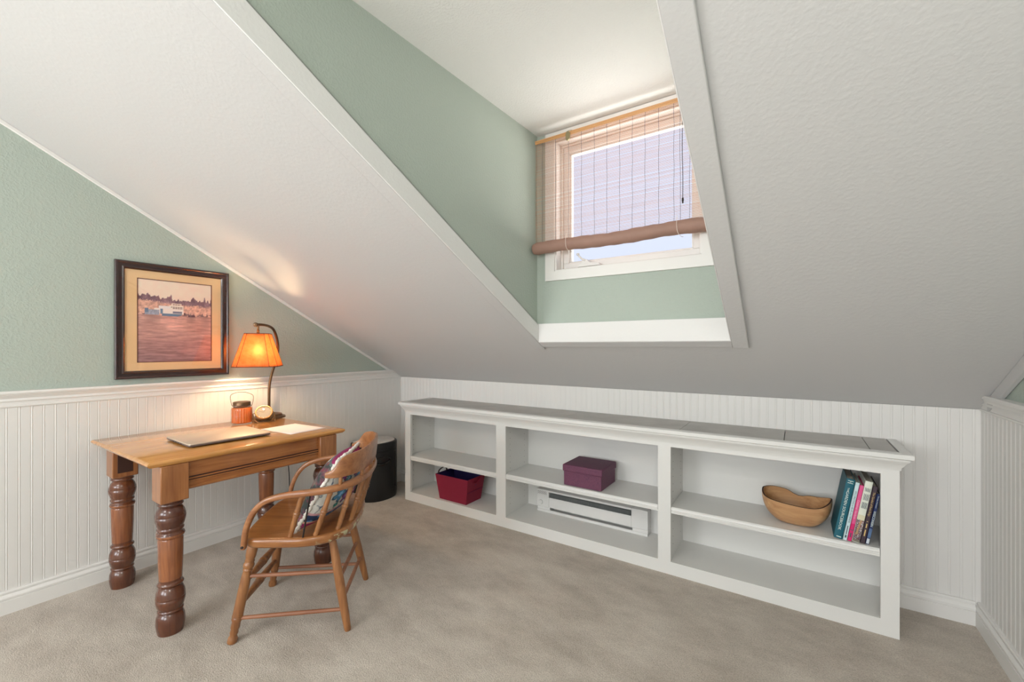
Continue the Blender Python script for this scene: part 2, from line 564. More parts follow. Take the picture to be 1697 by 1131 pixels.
def cheek(xf, th):
    mb = MB()
    y0, y1 = YT, 2.2
    P = []
    for d in (0, th):
        P.append([(xf(y0) + d, y0, ZC), (xf(y1) + d, y1, zs(y1) + TH - .02), (xf(y1) + d, y1, ZC)])
    mb.add(P[0] + P[1], [(0, 1, 2), (5, 4, 3), (0, 3, 4, 1), (1, 4, 5, 2), (2, 5, 3, 0)])
    # band under it, from slab to the casing height
    mb.hexa([(xf(y0), y0 + .15, zs(y0 + .15) + .03), (xf(y0) + th, y0 + .15, zs(y0 + .15) + .03), (xf(y1) + th, y1, zs(y1) + .03), (xf(y1), y1, zs(y1) + .03),
             (xf(y0), y0 + .15, ZC - .06), (xf(y0) + th, y0 + .15, ZC - .06), (xf(y1) + th, y1, zs(y1) + .13), (xf(y1), y1, zs(y1) + .13)])
    return mb


struct('wall_dormer_left', cheek(lambda y: xl(y) - .012, -.09), M['green'], 'sage green cheek wall on the left of the dormer', 'wall')
struct('wall_dormer_right', cheek(lambda y: xr(y) + .012, .09), M['green'], 'sage green cheek wall on the right of the dormer', 'wall')
# window wall
WX0, WX1, WZ0, WZ1 = -1.165, -0.372, 1.682, 2.44
YW = 2.2
mb = MB()
mb.box(-1.36, WX0, YW, YW + .14, 1.33, ZC); mb.box(WX1, -0.16, YW, YW + .14, 1.33, ZC)
mb.box(WX0, WX1, YW, YW + .14, 1.33, WZ0); mb.box(WX0, WX1, YW, YW + .14, WZ1, ZC)
mb.prism([(-1.28, YW - .022), (-1.248, YW), (-1.28, YW)], 'Z', 1.36, ZC)
struct('wall_dormer', mb, M['green'], 'sage green dormer wall around the small window', 'wall')

# dormer opening: jamb boards then face casing
mb = MB()
def strip(mb, x0, x1, ya, yb, za, zb):
    """board following the slope: x0(y)..x1(y), offsets za..zb above slope"""
    P = []
    for z in (za, zb):
        P += [(x0(ya), ya, zs(ya) + z), (x1(ya), ya, zs(ya) + z), (x1(yb), yb, zs(yb) + z), (x0(yb), yb, zs(yb) + z)]
    mb.hexa(P)
for f0, f1 in ((lambda y: xl(y) - .014, xl), (xr, lambda y: xr(y) + .014)):
    ya = YT + .16
    strip(mb, f0, f1, ya, YO, -.014, .085)
    P = [(f0(YT), YT + .008), (f1(YT), YT + .008), (f1(ya), ya), (f0(ya), ya)]
    mb.hexa([(x, y, zs(y) - .014) for x, y in P] + [(x, y, min(ZC - .0005, zs(y) + .085)) for x, y in P])
mb.box(xl(YO) - .014, xr(YO) + .014, YO, YO + .025, zs(YO) - .016, 1.385)
struct('trim_1', mb, M['trimtex'], 'white jamb boards lining the dormer opening', 'trim', bevel=.002)
mb = MB()
strip(mb, lambda y: xl(y) - .075, lambda y: xl(y) - .004, YT + .035, YO + .075, -.017, 0.0)
strip(mb, lambda y: xr(y) + .004, lambda y: xr(y) + .072, YT + .035, YO + .055, -.021, 0.0)
strip(mb, lambda y: xl(YO) - .004, lambda y: xr(YO) + .004, YO + .006, YO + .055, -.015, 0.0)
struct('trim_2', mb, M['slope'], 'white flat casing around the dormer opening', 'trim', bevel=.003)


# beadboard panels
def bead_profile(a0, a1, pitch=.04):
    d = .0012
    pts = []
    a = a0
    while a < a1 - pitch:
        for (o, h) in ((0, 0), (.0285, 0), (.0305, -d), (.0325, -d * .2), (.0350, .0004), (.0375, -d * .2), (.0390, -d)):
            pts.append((a + o, h))
        a += pitch
    pts.append((a, 0)); pts.append((a1, 0))
    return pts


def beadboard(fn, a0, a1, z0, z1, rev=False):
    mb = MB()
    pr = bead_profile(a0, a1)
    n = len(pr)
    vs = [fn(a, h, z0) for a, h in pr] + [fn(a, h, z1) for a, h in pr] + [fn(a, -.012, z0) for a, h in pr] + [fn(a, -.012, z1) for a, h in pr]
    fs = []
    for i in range(n - 1):
        fs.append((i, i + 1, n + i + 1, n + i))
        fs.append((2 * n + i, 3 * n + i, 3 * n + i + 1, 2 * n + i + 1))
        fs.append((n + i, n + i + 1, 3 * n + i + 1, 3 * n + i))
    fs.append((0, n, 3 * n, 2 * n)); fs.append((n - 1, 2 * n - 1, 4 * n - 1, 3 * n - 1))
    return mb.add(vs, fs)


BT = .012
struct('trim_3', beadboard(lambda a, h, z: (XL + BT + h, a, z), YBK, YK, 0.0, .985), M['bead'], 'white beadboard wainscot behind the desk', 'wainscot', smooth=0)
struct('trim_4', beadboard(lambda a, h, z: (XR - BT - h, a, z), YBK, YK, 0.0, .985), M['bead'], 'white beadboard wainscot on the right wall', 'wainscot', smooth=0)
struct('trim_5', beadboard(lambda a, h, z: (a, YK - BT - h, z), XL + BT, XR - BT, 0.0, ZK + .003), M['bead'], 'white beadboard on the knee wall behind the bookcase', 'wainscot', smooth=0)

# chair rails: profile (depth, z)
rail = [(0, .962), (.014, .962), (.018, .966), (.018, .972), (.014, .974), (.014, .990), (.020, .992), (.020, .997), (.017, 1.004), (.024, 1.016), (.027, 1.018), (.027, 1.023), (.034, 1.025), (.036, 1.032), (.034, 1.040), (0, 1.040)]
YR = YK - (1.04 - ZK) / KS
struct('trim_6', MB().prism([(XL + .0 + d, z) for d, z in rail], 'Y', YBK, YR + .12), M['white'], 'white moulded chair rail behind the desk', 'trim', smooth=22)
struct('trim_7', MB().prism([(XR - d, z) for d, z in rail], 'Y', YBK, YR + .12), M['white'], 'white moulded chair rail on the right wall', 'trim', smooth=22)
# slope edge mouldings along both gable walls
mb = MB()
strip(mb, lambda y: XL, lambda y: XL + .014, YT, YR + .03, -.022, 0)
struct('trim_8', mb, M['white'], 'thin white moulding where the slope meets the left wall', 'trim', bevel=.003)
mb = MB()
strip(mb, lambda y: XR - .018, lambda y: XR, YT, YR + .03, -.06, 0)
struct('trim_9', mb, M['slope'], 'white board where the slope meets the right wall', 'trim', bevel=.004)
# baseboards
base = [(0, 0), (.022, 0), (.022, .062), (.0175, .0635), (.0175, .066), (.021, .068), (.021, .076), (.018, .082), (.012, .088), (.010, .0885), (.010, .092), (.013, .094), (.013, .100), (.010, .104), (0, .104)]
o0 = BT
struct('baseboard_left', MB().prism([(XL + o0 + d, z) for d, z in base], 'Y', YBK, YK - o0), M['white'], 'white moulded baseboard behind the desk', 'baseboard', smooth=22)
struct('baseboard_right', MB().prism([(XR - o0 - d, z) for d, z in base], 'Y', YBK, YK - o0), M['white'], 'white moulded baseboard on the right wall', 'baseboard', smooth=22)
mb = MB()
mb.prism([(YK - o0 - d, z) for d, z in base], 'X', XL + o0 + .02, -2.70)
mb.prism([(YK - o0 - d, z) for d, z in base], 'X', 0.372, XR - o0 - .02)
struct('baseboard_knee', mb, M['white'], 'white moulded baseboard on the knee wall beside the bookcase', 'baseboard', smooth=22)

# ------------------------------------------------------------------ dormer window
win = thing('window_1', 'small white crank window in the dormer', 'window', (-.77, YW, WZ0), kind='structure')
mb = MB()
cx0, cx1, cz0, cz1, cy = -1.222, -.318, 1.632, 2.487, .016
mb.box(cx0, cx1, YW - cy, YW, cz0, WZ0 + .003); mb.box(cx0, cx1, YW - cy, YW, WZ1 - .003, cz1)
mb.box(cx0, WX0 + .003, YW - cy, YW, WZ0 + .003, WZ1 - .003); mb.box(WX1 - .003, cx1, YW - cy, YW, WZ0 + .003, WZ1 - .003)
mb.build('casing', M['white'], win)


def frame(mb, x0, x1, z0, z1, y0, y1, t):
    mb.box(x0, x1, y0, y1, z0, z0 + t); mb.box(x0, x1, y0, y1, z1 - t, z1)
    mb.box(x0, x0 + t, y0, y1, z0 + t, z1 - t); mb.box(x1 - t, x1, y0, y1, z0 + t, z1 - t)


mb = MB(); frame(mb, WX0, WX1, WZ0, WZ1, YW - .005, YW + .14, .012); frame(mb, WX0 + .012, WX1 - .012, WZ0 + .012, WZ1 - .012, YW + .05, YW + .14, .012)
mb.build('window_frame', M['white'], win, bevel=.002)
mb = MB(); frame(mb, WX0 + .022, WX1 - .022, WZ0 + .022, WZ1 - .022, YW + .065, YW + .12, .034); frame(mb, WX0 + .054, WX1 - .052, WZ0 + .054, WZ1 - .054, YW + .078, YW + .11, .012)
sash = mb.build('sash', M['vinyl'], win, bevel=.003)
MB().box(WX0 + .06, WX1 - .058, YW + .09, YW + .095, WZ0 + .06, WZ1 - .06).build('pane', M['window_glass'], sash, smooth=0)
mb = MB()
mb.prism([(-1.032, 1.700), (-.895, 1.700), (-.905, 1.714), (-.96, 1.722), (-.975, 1.740), (-1.0, 1.740), (-1.01, 1.722), (-1.03, 1.712)], 'Y', YW + .015, YW + .05)
mb.tube([(-.985, YW + .02, 1.735), (-1.0, YW + .005, 1.742), (-1.018, YW - .0, 1.762)], [.007, .006, .006])
mb.lathe([(0, -.009), (.008, -.006), (.009, 0), (.008, .006), (0, .009)], (-1.02, YW, 1.768), 12)
mb.build('crank_handle', M['vinyl'], win, bevel=.002)

# ------------------------------------------------------------------ bamboo blind
bl = thing('bamboo_blind', 'partly rolled bamboo blind hanging over the dormer window', 'blind', (-.77, 2.14, 2.43))
BX0, BX1, BY = -1.262, -.262, 2.14
M['slat'] = None
m, nt, b = new_mat('bamboo_slat')
b.inputs['Base Color'].default_value = (*lin((214, 160, 124)), 1)
b.inputs['Roughness'].default_value = 0.6
tr = nt.nodes.new('ShaderNodeBsdfTranslucent'); tr.inputs['Color'].default_value = (*lin((232, 176, 136)), 1)
ms = nt.nodes.new('ShaderNodeMixShader'); ms.inputs[0].default_value = 0.2
tcn = nt.nodes.new('ShaderNodeTexCoord'); mpn = nt.nodes.new('ShaderNodeMapping'); mpn.inputs['Scale'].default_value = (3, 3, 120)
nn = nt.nodes.new('ShaderNodeTexNoise'); nn.inputs['Scale'].default_value = 2.0
rp = nt.nodes.new('ShaderNodeValToRGB')
rp.color_ramp.elements[0].position = .35; rp.color_ramp.elements[1].position = .65
rp.color_ramp.elements[0].color = (*lin((176, 106, 66)), 1); rp.color_ramp.elements[1].color = (*lin((214, 152, 104)), 1)
nt.links.new(tcn.outputs['Object'], mpn.inputs['Vector']); nt.links.new(mpn.outputs['Vector'], nn.inputs['Vector'])
nt.links.new(nn.outputs['Fac'], rp.inputs['Fac']); nt.links.new(rp.outputs['Color'], b.inputs['Base Color'])
nt.links.new(b.outputs[0], ms.inputs[1]); nt.links.new(tr.outputs[0], ms.inputs[2])
nt.links.new(ms.outputs[0], nt.nodes['Material Output'].inputs['Surface'])
M['slat'] = m
M['string'] = mat('blind_string', (96, 92, 104), 0.8)
M['white_string'] = mat('white_string', (238, 226, 216), 0.8)
M['roll'] = mat('rolled_bamboo', (156, 122, 108), 0.65, bump=(200, .4, .001), var=(20, .12))

mb = MB(); z = 2.418
while z > 1.84:
    hgt = random.uniform(.0007, .0011)
    rz = random.uniform(-.0007, .0007); x0j = BX0 + random.uniform(0, .004); x1j = BX1 - random.uniform(0, .004)
    zm = random.uniform(-.0006, .0006); xm = random.uniform(-1.0, -.5)
    P = [(x0j, z - rz), (xm, z + zm), (x1j, z + rz)]
    for k in range(2):
        (xa, za), (xb, zb) = P[k], P[k + 1]
        mb.hexa([(xa, BY - .0002, za), (xb, BY - .0002, zb), (xb, BY + .0002, zb), (xa, BY + .0002, za),
                 (xa, BY - .0002, za + hgt), (xb, BY - .0002, zb + hgt), (xb, BY + .0002, zb + hgt), (xa, BY + .0002, za + hgt)])
    z -= random.uniform(.0034, .0041) + (random.random() < .08) * .003
mb.build('slats', M['slat'], bl, smooth=0)
mb = MB()
mb.tube([(BX0, BY, 2.436), (BX1, BY, 2.436)], .006, 10); mb.tube([(BX0 + .003, BY - .004, 2.424), (BX1 - .003, BY - .004, 2.424)], .005, 10)
mb.build('top_rod', mat('bamboo_rod', (206, 156, 104), .4), bl)
mb = MB()
ring = []
nseg = 40
for i in range(nseg + 1):
    x = BX0 - .004 + (BX1 - BX0 + .008) * i / nseg
    rr = .0345 * (1 + .04 * math.sin(i * 1.7) + .03 * math.sin(i * .6)) * (1 if 0 < i < nseg else .86)
    ring.append([(x, BY - .004 + rr * math.cos(2 * PI * k / 22), 1.815 + .004 * math.sin(i * .25) + rr * .98 * math.sin(2 * PI * k / 22)) for k in range(22)])
mb.rings(ring)
mb.build('rolled_slats', M['roll'], bl)
mb = MB()
for i, x in enumerate([-1.215, -1.13, -1.048, -.971, -.897, -.827, -.758, -.692, -.628, -.561, -.490, -.419, -.35]):
    pts = [(x + .0015 * math.sin(k * 1.9 + i), BY - .002, 2.43 - k * .06) for k in range(10)] + [(x, BY - .002, 1.845)]
    mb.tube(pts, .0009, 5)
mb.build('weave_strings', M['string'], bl)
for x, zb in ((-.447, 1.945), (-.458, 1.85)):
    mb = MB()
    mb.tube([(x, BY - .012, 2.42), (x - .002, BY - .016, 2.2), (x + .001, BY - .016, 2.05), (x, BY - .014, zb)], .0016 if zb > 1.9 else .001, 6, smooth=3)
    if zb > 1.9:
        mb.lathe([(0, .012), (.004, .008), (.005, -.002), (.003, -.012), (.004, -.016), (0, -.018)], (x, BY - .014, zb), 10)
    mb.build('pull_cord', M['iron'] if zb > 1.9 else M['string'], bl)
for x in (-1.048, -.469):
    mb = MB()
    mb.tube([(x, BY - .03, 1.87), (x, BY - .041, 1.83), (x + .004, BY - .038, 1.79), (x + .015, BY - .02, 1.772), (x + .02, BY + .005, 1.774)], .0012, 6, smooth=4)
    mb.build('lift_cord', M['white_string'], bl)
mb = MB()
mb.prism([(-1.058, 2.392), (-1.049, 2.384), (-1.037, 2.392), (-1.034, 2.425), (-1.042, 2.436), (-1.053, 2.436), (-1.06, 2.42)], 'Y', BY - .018, BY - .006)
mb.tube([(-1.047, BY - .012, 2.436), (-1.055, BY + .01, 2.452), (-1.044, BY + .035, 2.462), (-1.036, BY + .042, 2.45)], .0015, 6, smooth=3)
mb.build('hanging_hook', mat('dull_brass', (150, 138, 104), .45, .6), bl, bevel=.002)

# ------------------------------------------------------------------ bookcase
FY = 2.43                                  # face frame plane
bc = thing('bookcase', 'long low white built-in bookcase with grey tiled top', 'bookcase', (-1.16, 2.6, 0))
X0, X1 = -2.67, .366
YB = YK - BT - .002
mb = MB()
fy0, fy1 = FY, FY + .02
zt0, zt1 = .69, .765
mb.box(X0, X0 + .06, fy0, fy1, 0, zt1); mb.box(X1 - .062, X1, fy0, fy1, 0, zt1)
mb.box(-1.752, -1.672, fy0, fy1, .07, .70); mb.box(-.642, -.574, fy0, fy1, .07, .70)
mb.box(X0 + .06, X1 - .062, fy0, fy1, 0, .07); mb.box(X0 + .06, X1 - .062, fy0, fy1, .70, zt1)
mb.build('face_frame', M['cabinet'], bc)
for x0, x1 in ((X0, X0 + .02), (X1 - .02, X1)):
    MB().box(x0, x1, fy1, YB, 0, zt1).build('side_panel', M['cabinet'], bc)
for x in (-1.712, -.608):
    MB().box(x - .03, x + .03, fy1, YB - .008, .07, zt1 - .002).build('divider', M['cabinet'], bc)
for x in (-1.742, -1.682, -.638, -.578, X0 + .022, X1 - .022):
    pass
# shelf-pin holes on the left panels
mb = MB()
for x, sgn in ((X0 + .02, 1), (-1.682, 1), (-.578, 1)):
    for y in (2.50, 2.69):
        for k in range(13):
            zz = .14 + k * .042
            if abs(zz - .36) < .03: continue
            mb.box(x - .0005, x + .0006, y, y + .004, zz, zz + .004)
mb.build('shelf_pin_holes', mat('pin_hole', (120, 118, 112), .9), bc, smooth=0)
MB().box(X0 + .02, X1 - .02, YB - .008, YB, .07, zt1 - .002).build('back_panel', M['cabinet'], bc)
bays = ((X0 + .02, -1.742), (-1.682, -.638), (-.578, X1 - .02))
for x0, x1 in bays:
    MB().box(x0, x1, fy1, YB - .008, .052, .07).build('bottom_shelf', M['cabinet'], bc)
for (x0, x1), (e0, e1), zz in zip(bays, ((X0 + .062, -1.754), (-1.670, -.644), (-.572, X1 - .064)), (.362, .369, .370)):
    mb = MB().box(x0 + .001, x1 - .001, fy1 + .004, YB - .009, zz - .018, zz)
    mb.prism([(fy1 + .004, zz - .034), (fy1 + .004, zz), (fy0 + .008, zz), (fy0 + .002, zz - .006), (fy0, zz - .013), (fy0 + .003, zz - .0135), (fy0 + .003, zz - .017), (fy0 + .0005, zz - .0175), (fy0 + .0005, zz - .024), (fy0 + .004, zz - .026), (fy0 + .004, zz - .034)], 'X', e0, e1)
    mb.build('shelf', M['cabinet'], bc, smooth=22)
# crown + top
crown = [(.0, .722), (-.004, .722), (-.006, .734), (-.012, .742), (-.018, .754), (-.026, .762), (-.030, .768), (-.030, .774), (-.040, .778), (-.040, .796), (-.034, .80), (.0, .80)]


def mitre(path_fn, prof):     # three-sided crown: left return, front, right return
    mb = MB(); rs = []
    for k in range(4):
        r = []
        for d, z in prof:
            if k == 0: r.append((X0 + d, YB, z))
            if k == 1: r.append((X0 + d, fy0 + d, z))
            if k == 2: r.append((X1 - d, fy0 + d, z))
            if k == 3: r.append((X1 - d, YB, z))
        rs.append(r)
    return mb.rings(rs)


mitre(None, crown).build('crown_moulding', M['cabinet'], bc)
MB().box(X0, X1, fy0, YB, zt1 - .001, .786).build('top_board', M['grout'], bc)
jx = [-2.66, -1.95, -1.24, -.52, -.05, .27, .362]
jx = [X0 + .004, -1.95, -1.245, -.53, -.05, .27, X1 - .004]
for a, bb_ in zip(jx[:-1], jx[1:]):
    MB().box(a + .0015, bb_ - .0015, fy0 + .004, YB - .002, .786, .799).build('tile', M['tile'], bc, bevel=.001)

# baseboard heater inside the middle bay
ht = thing('wall_heater', 'white electric baseboard heater on the back of the middle bay', 'heater', (-1.17, 2.70, .08))
HB = YB - .008
hy = 2.675
mb = MB()
mb.box(-1.568, -1.468, hy, HB, .104, .226); mb.box(-.873, -.768, hy, HB, .104, .226)
mb.box(-1.468, -.873, hy, hy + .006, .104, .176); mb.box(-1.468, -.873, hy, HB, .211, .226)
mb.box(-1.468, -.873, HB - .006, HB, .08, .211)
mb.build('cover', M['vinyl'], ht, bevel=.003)
mb = MB()
mb.prism([(hy - .004, .048), (hy - .004, .084), (hy + .004, .088), (hy + .01, .062), (HB, .062), (HB, .048)], 'X', -1.56, -.768)
mb.box(-1.56, -1.458, hy + .001, HB, .062, .104); mb.box(-.866, -.768, hy + .001, HB, .062, .104)
mb.build('base_tray', M['vinyl'], ht, bevel=.002)
mb = MB()
x = -1.462
while x < -.88:
    mb.box(x, x + .0012, hy + .012, HB - .008, .10, .20); x += .006
tag(mb.build('fins', mat('aluminium_fins', (178, 182, 182), .5, .3), ht, smooth=0), 'thin grey metal fins')
MB().tube([(-1.466, hy + .035, .165), (-.875, hy + .035, .165)], .009, 12).build('heating_tube', mat('steel_tube', (120, 122, 122), .35, .9), ht)
mb = MB()
for i in range(11):
    for j in range(4):
        if (i + j) % 2 == 0:
            mb.box(-1.556 + i * .0066, -1.556 + i * .0066 + .004, hy - .0008, hy + .0004, .192 + j * .0058, .192 + j * .0058 + .0038)
mb.build('vent_holes', M['darkline'], ht, smooth=0)
mb = MB().lathe([(.017, 0), (.017, .006), (.014, .011), (.0, .011)], (-1.53, hy, .135), 24, Matrix.Rotation(PI / 2, 3, 'X'))
mb.build('thermostat_knob', M['vinyl'], ht)

# ------------------------------------------------------------------ red bin
rb = thing('storage_bin', 'dark red tapered fabric bin on the bottom shelf of the left bay', 'bin', (-2.18, 2.54, .07))
m_red = mat('crimson_canvas', (138, 22, 52), .7, bump=(420, .3, .001), var=(300, .12))
m_navy = mat('navy_lining', (34, 22, 84), .7)


def tapered(mb, b0, b1, zb, zt, th=.004):
    (ax0, ax1, ay0, ay1), (cx0, cx1, cy0, cy1) = b0, b1
    O = [(ax0, ay0, zb), (ax1, ay0, zb), (ax1, ay1, zb), (ax0, ay1, zb), (cx0, cy0, zt), (cx1, cy0, zt), (cx1, cy1, zt), (cx0, cy1, zt)]
    I = [(ax0 + th, ay0 + th, zb + th), (ax1 - th, ay0 + th, zb + th), (ax1 - th, ay1 - th, zb + th), (ax0 + th, ay1 - th, zb + th),
         (cx0 + th, cy0 + th, zt), (cx1 - th, cy0 + th, zt), (cx1 - th, cy1 - th, zt), (cx0 + th, cy1 - th, zt)]
    mb.add(O + I, [(3, 2, 1, 0), (0, 1, 5, 4), (1, 2, 6, 5), (2, 3, 7, 6), (3, 0, 4, 7)])
    mb.cur = 1
    o = len(mb.v) - 16
    for f in [(8, 9, 10, 11), (12, 13, 9, 8), (13, 14, 10, 9), (14, 15, 11, 10), (15, 12, 8, 11)]:
        mb.f.append(tuple(i + o for i in f)); mb.mi.append(1)
    mb.cur = 0
    for f in [(4, 5, 13, 12), (5, 6, 14, 13), (6, 7, 15, 14), (7, 4, 12, 15)]:
        mb.f.append(tuple(i + o for i in f)); mb.mi.append(0)


mb = MB(); tapered(mb, (-2.31, -2.045, 2.455, 2.63), (-2.34, -2.015, 2.437, 2.648), .071, .262)
mb.build('body', [m_red, m_navy], rb, smooth=20)
mb = MB()
mb.sweep([(-2.046 + .0005, 2.543, .13), (-2.03 + .0035, 2.543, .2), (-2.018, 2.543, .262)], [(-.012, -.002), (.012, -.002), (.012, .002), (-.012, .002)], upv=(1, 0, 0))
mb.box(-2.041, -2.0255, 2.4506, 2.6345, .158, .163)
mb.build('side_seam', mat('dark_red_seam', (120, 20, 60), .7), rb)
for sx in (0, 1):
    x = -2.337 if sx == 0 else -2.018
    mb = MB()
    if sx == 0:
        mb.sweep([(x, 2.47, .255), (x, 2.475, .276), (x + .002, 2.50, .291), (x + .002, 2.53, .293), (x, 2.56, .278), (x, 2.565, .255)], [(-.007, -.0012), (.007, -.0012), (.007, .0012), (-.007, .0012)], upv=lambda t: (0, math.cos(PI * (1 - t)), math.sin(PI * t) + .1), smooth=4)
        mb.build('handle', mat('dark_handle', (52, 36, 40), .6), rb)
    else:
        mb.sweep([(x, 2.49, .258), (x + .003, 2.50, .232), (x + .006, 2.535, .222), (x + .004, 2.575, .236), (x, 2.59, .258)], [(-.007, -.0012), (.007, -.0012), (.007, .0012), (-.007, .0012)], upv=lambda t: (0, math.cos(PI * (1 - t)), math.sin(PI * t) + .1), smooth=4)
        mb.build('handle', m_red, rb)

# ------------------------------------------------------------------ purple woven box
pb = thing('lidded_box', 'purple woven square box with lid on the middle bay shelf', 'box', (-1.11, 2.57, .37))
m, nt, b = new_mat('purple_weave')
tcn = nt.nodes.new('ShaderNodeTexCoord'); ck = nt.nodes.new('ShaderNodeTexVoronoi'); ck.inputs['Scale'].default_value = 170
nz = nt.nodes.new('ShaderNodeTexNoise'); nz.inputs['Scale'].default_value = 30
rp = nt.nodes.new('ShaderNodeValToRGB')
rp.color_ramp.elements[0].color = (*lin((38, 18, 58)), 1); rp.color_ramp.elements[1].color = (*lin((106, 58, 82)), 1)
rp.color_ramp.elements[0].position = .15; rp.color_ramp.elements[1].position = .75
ad = nt.nodes.new('ShaderNodeMath'); ad.operation = 'ADD'
nt.links.new(tcn.outputs['Object'], ck.inputs['Vector']); nt.links.new(tcn.outputs['Object'], nz.inputs['Vector'])
ml = nt.nodes.new('ShaderNodeMath'); ml.operation = 'MULTIPLY'; ml.inputs[1].default_value = .6
nt.links.new(nz.outputs['Fac'], ml.inputs[0])
nt.links.new(ck.outputs['Distance'], ad.inputs[0]); nt.links.new(ml.outputs[0], ad.inputs[1]); nt.links.new(ad.outputs[0], rp.inputs['Fac'])
nt.links.new(rp.outputs['Color'], b.inputs['Base Color']); b.inputs['Roughness'].default_value = .6
bpn = nt.nodes.new('ShaderNodeBump'); bpn.inputs['Strength'].default_value = .5; bpn.inputs['Distance'].default_value = .002
nt.links.new(ck.outputs['Distance'], bpn.inputs['Height']); nt.links.new(bpn.outputs['Normal'], b.inputs['Normal'])
M['weave'] = m
MB().box(-1.236, -.984, 2.453, 2.69, .371, .485).build('body', M['weave'], pb, bevel=.003)
MB().box(-1.243, -.977, 2.446, 2.697, .459, .502).build('lid', M['weave'], pb, bevel=.006)

# ------------------------------------------------------------------ wooden bowl
cx, cy_ = -.002, 2.57
rimc = lambda a: (.146 + .004 * math.sin(3 * a), .094 + .004 * math.cos(3 * a + .6))
def bowl_pt(a, t, inner=0):
    rx, ry = rimc(a)
    k = math.sin(t * PI / 2) ** .62
    ca, sa = math.copysign(abs(math.cos(a)) ** .82, math.cos(a)), math.copysign(abs(math.sin(a)) ** .82, math.sin(a))
    x = (rx - inner) * (.30 + .72 * k - .02 * t ** 6) * ca
    y = (ry - inner) * (.30 + .72 * k - .02 * t ** 6) * sa
    rimz = .128 - .020 * (math.sin(a) > 0) * 0 + .010 * math.cos(2 * a + .2) - .016 * math.exp(-((a - PI * .5) / .18) ** 2) + .006 * math.sin(3 * a + 1.0) + .010 * math.exp(-((a - PI) / .3) ** 2)
    zz = rimz * (1 - math.cos(t * PI / 2)) ** .8 if t < 1 else rimz
    zz = inner * .9 + (rimz - inner * .9) * (t ** 1.35)
    return (x, y, zz)
NA, NT = 64, 14
mb = MB(); rs = []
Rb = Matrix.Rotation(math.radians(-8), 3, 'Z')
Rt = Matrix.Rotation(math.radians(7), 3, 'X')
def bw(p): return Vector((cx, cy_, .374)) + Rb @ (Rt @ Vector(p))
for j in range(NT + 1): rs.append([bw(bowl_pt(2 * PI * i / NA, j / NT)) for i in range(NA)])
for j in range(NT, -1, -1): rs.append([bw(bowl_pt(2 * PI * i / NA, j / NT, .0065)) for i in range(NA)])
mb.rings(rs)
zmin = min(p[2] for p in mb.v)
mb.v = [(p[0], p[1], p[2] - zmin + .3705) for p in mb.v]
# rim faces (bark edge) get the second material
nb = NA
for fi in range(len(mb.f)):
    r = fi // nb
    if r in (NT,): mb.mi[fi] = 1
bowl = mb.build('wooden_bowl', [wood('carved_bowl_wood', (176, 128, 86), (208, 164, 118), 'X', .8, .4, .2, blotch=.2), mat('bark_edge', (62, 40, 34), .7)], None, smooth=60)
tag(bowl, 'oval hand carved wooden bowl with dark bark rim beside the books', 'bowl')

# ------------------------------------------------------------------ books
def text_obj(txt, size, m, parent, origin, xdir, ydir, align='CENTER', name='lettering', sx=1.0, spacing=1.0):
    cu = bpy.data.curves.new(name, 'FONT')
    cu.body = txt; cu.size = size; cu.align_x = align; cu.align_y = 'CENTER'; cu.extrude = .0001; cu.space_character = spacing
    cu.resolution_u = 2
    tmp = bpy.data.objects.new('tmp', cu); col.objects.link(tmp)
    dg = bpy.context.evaluated_depsgraph_get(); dg.update()
    me = bpy.data.meshes.new_from_object(tmp.evaluated_get(dg))
    bpy.data.objects.remove(tmp)
    xd, yd = Vector(xdir).normalized(), Vector(ydir).normalized()
    zd = xd.cross(yd)
    for v in me.vertices:
        v.co = Vector(origin) + xd * v.co.x * sx + yd * v.co.y + zd * v.co.z
    me.materials.clear(); me.materials.append(m)
    o = bpy.data.objects.new(name, me); col.objects.link(o); o.parent = parent
    return o


M['pages'] = mat('book_pages', (196, 188, 172), .9, bump=(300, .3, .001))
ZSH = .3705
GR = 'books leaning at the right end of the shelf'


def book(label, xb, zt_x, thick, height, depth, yf, cover, spine=None):
    """xb = bottom-left x of the spine; zt_x = top-left x (gives the lean)"""
    lean = math.atan2(zt_x - xb, .27)
    o = thing('book', label, 'book', (xb, yf, ZSH + .0005), 0, GR)
    # local frame : origin = bottom-left-front corner. rotate about Y by lean; bottom edge rests on its right corner
    o.rotation_euler = (0, lean, 0)
    o.location.z += thick * math.sin(lean)
    c = .002
    mb = MB()
    mb.box(0, c, 0, depth, 0, height); mb.box(thick - c, thick, 0, depth, 0, height)
    ob = mb.build('cover_board', cover, o, local=True, bevel=.0006)
    mb = MB(); mb.prism([(0, .0), (0, -.0), (thick * .15, -.0022), (thick * .85, -.0022), (thick, 0), (thick, .003), (0, .003)], 'Z', 0, height)
    mb.build('spine', spine or cover, o, local=True)
    MB().box(c, thick - c, .003, depth - .004, .003, height - .004).build('pages', M['pages'], o, local=True, smooth=0)
    return o


def cloth(n, rgb): return mat(n, rgb, .55, bump=(500, .12, .0006))


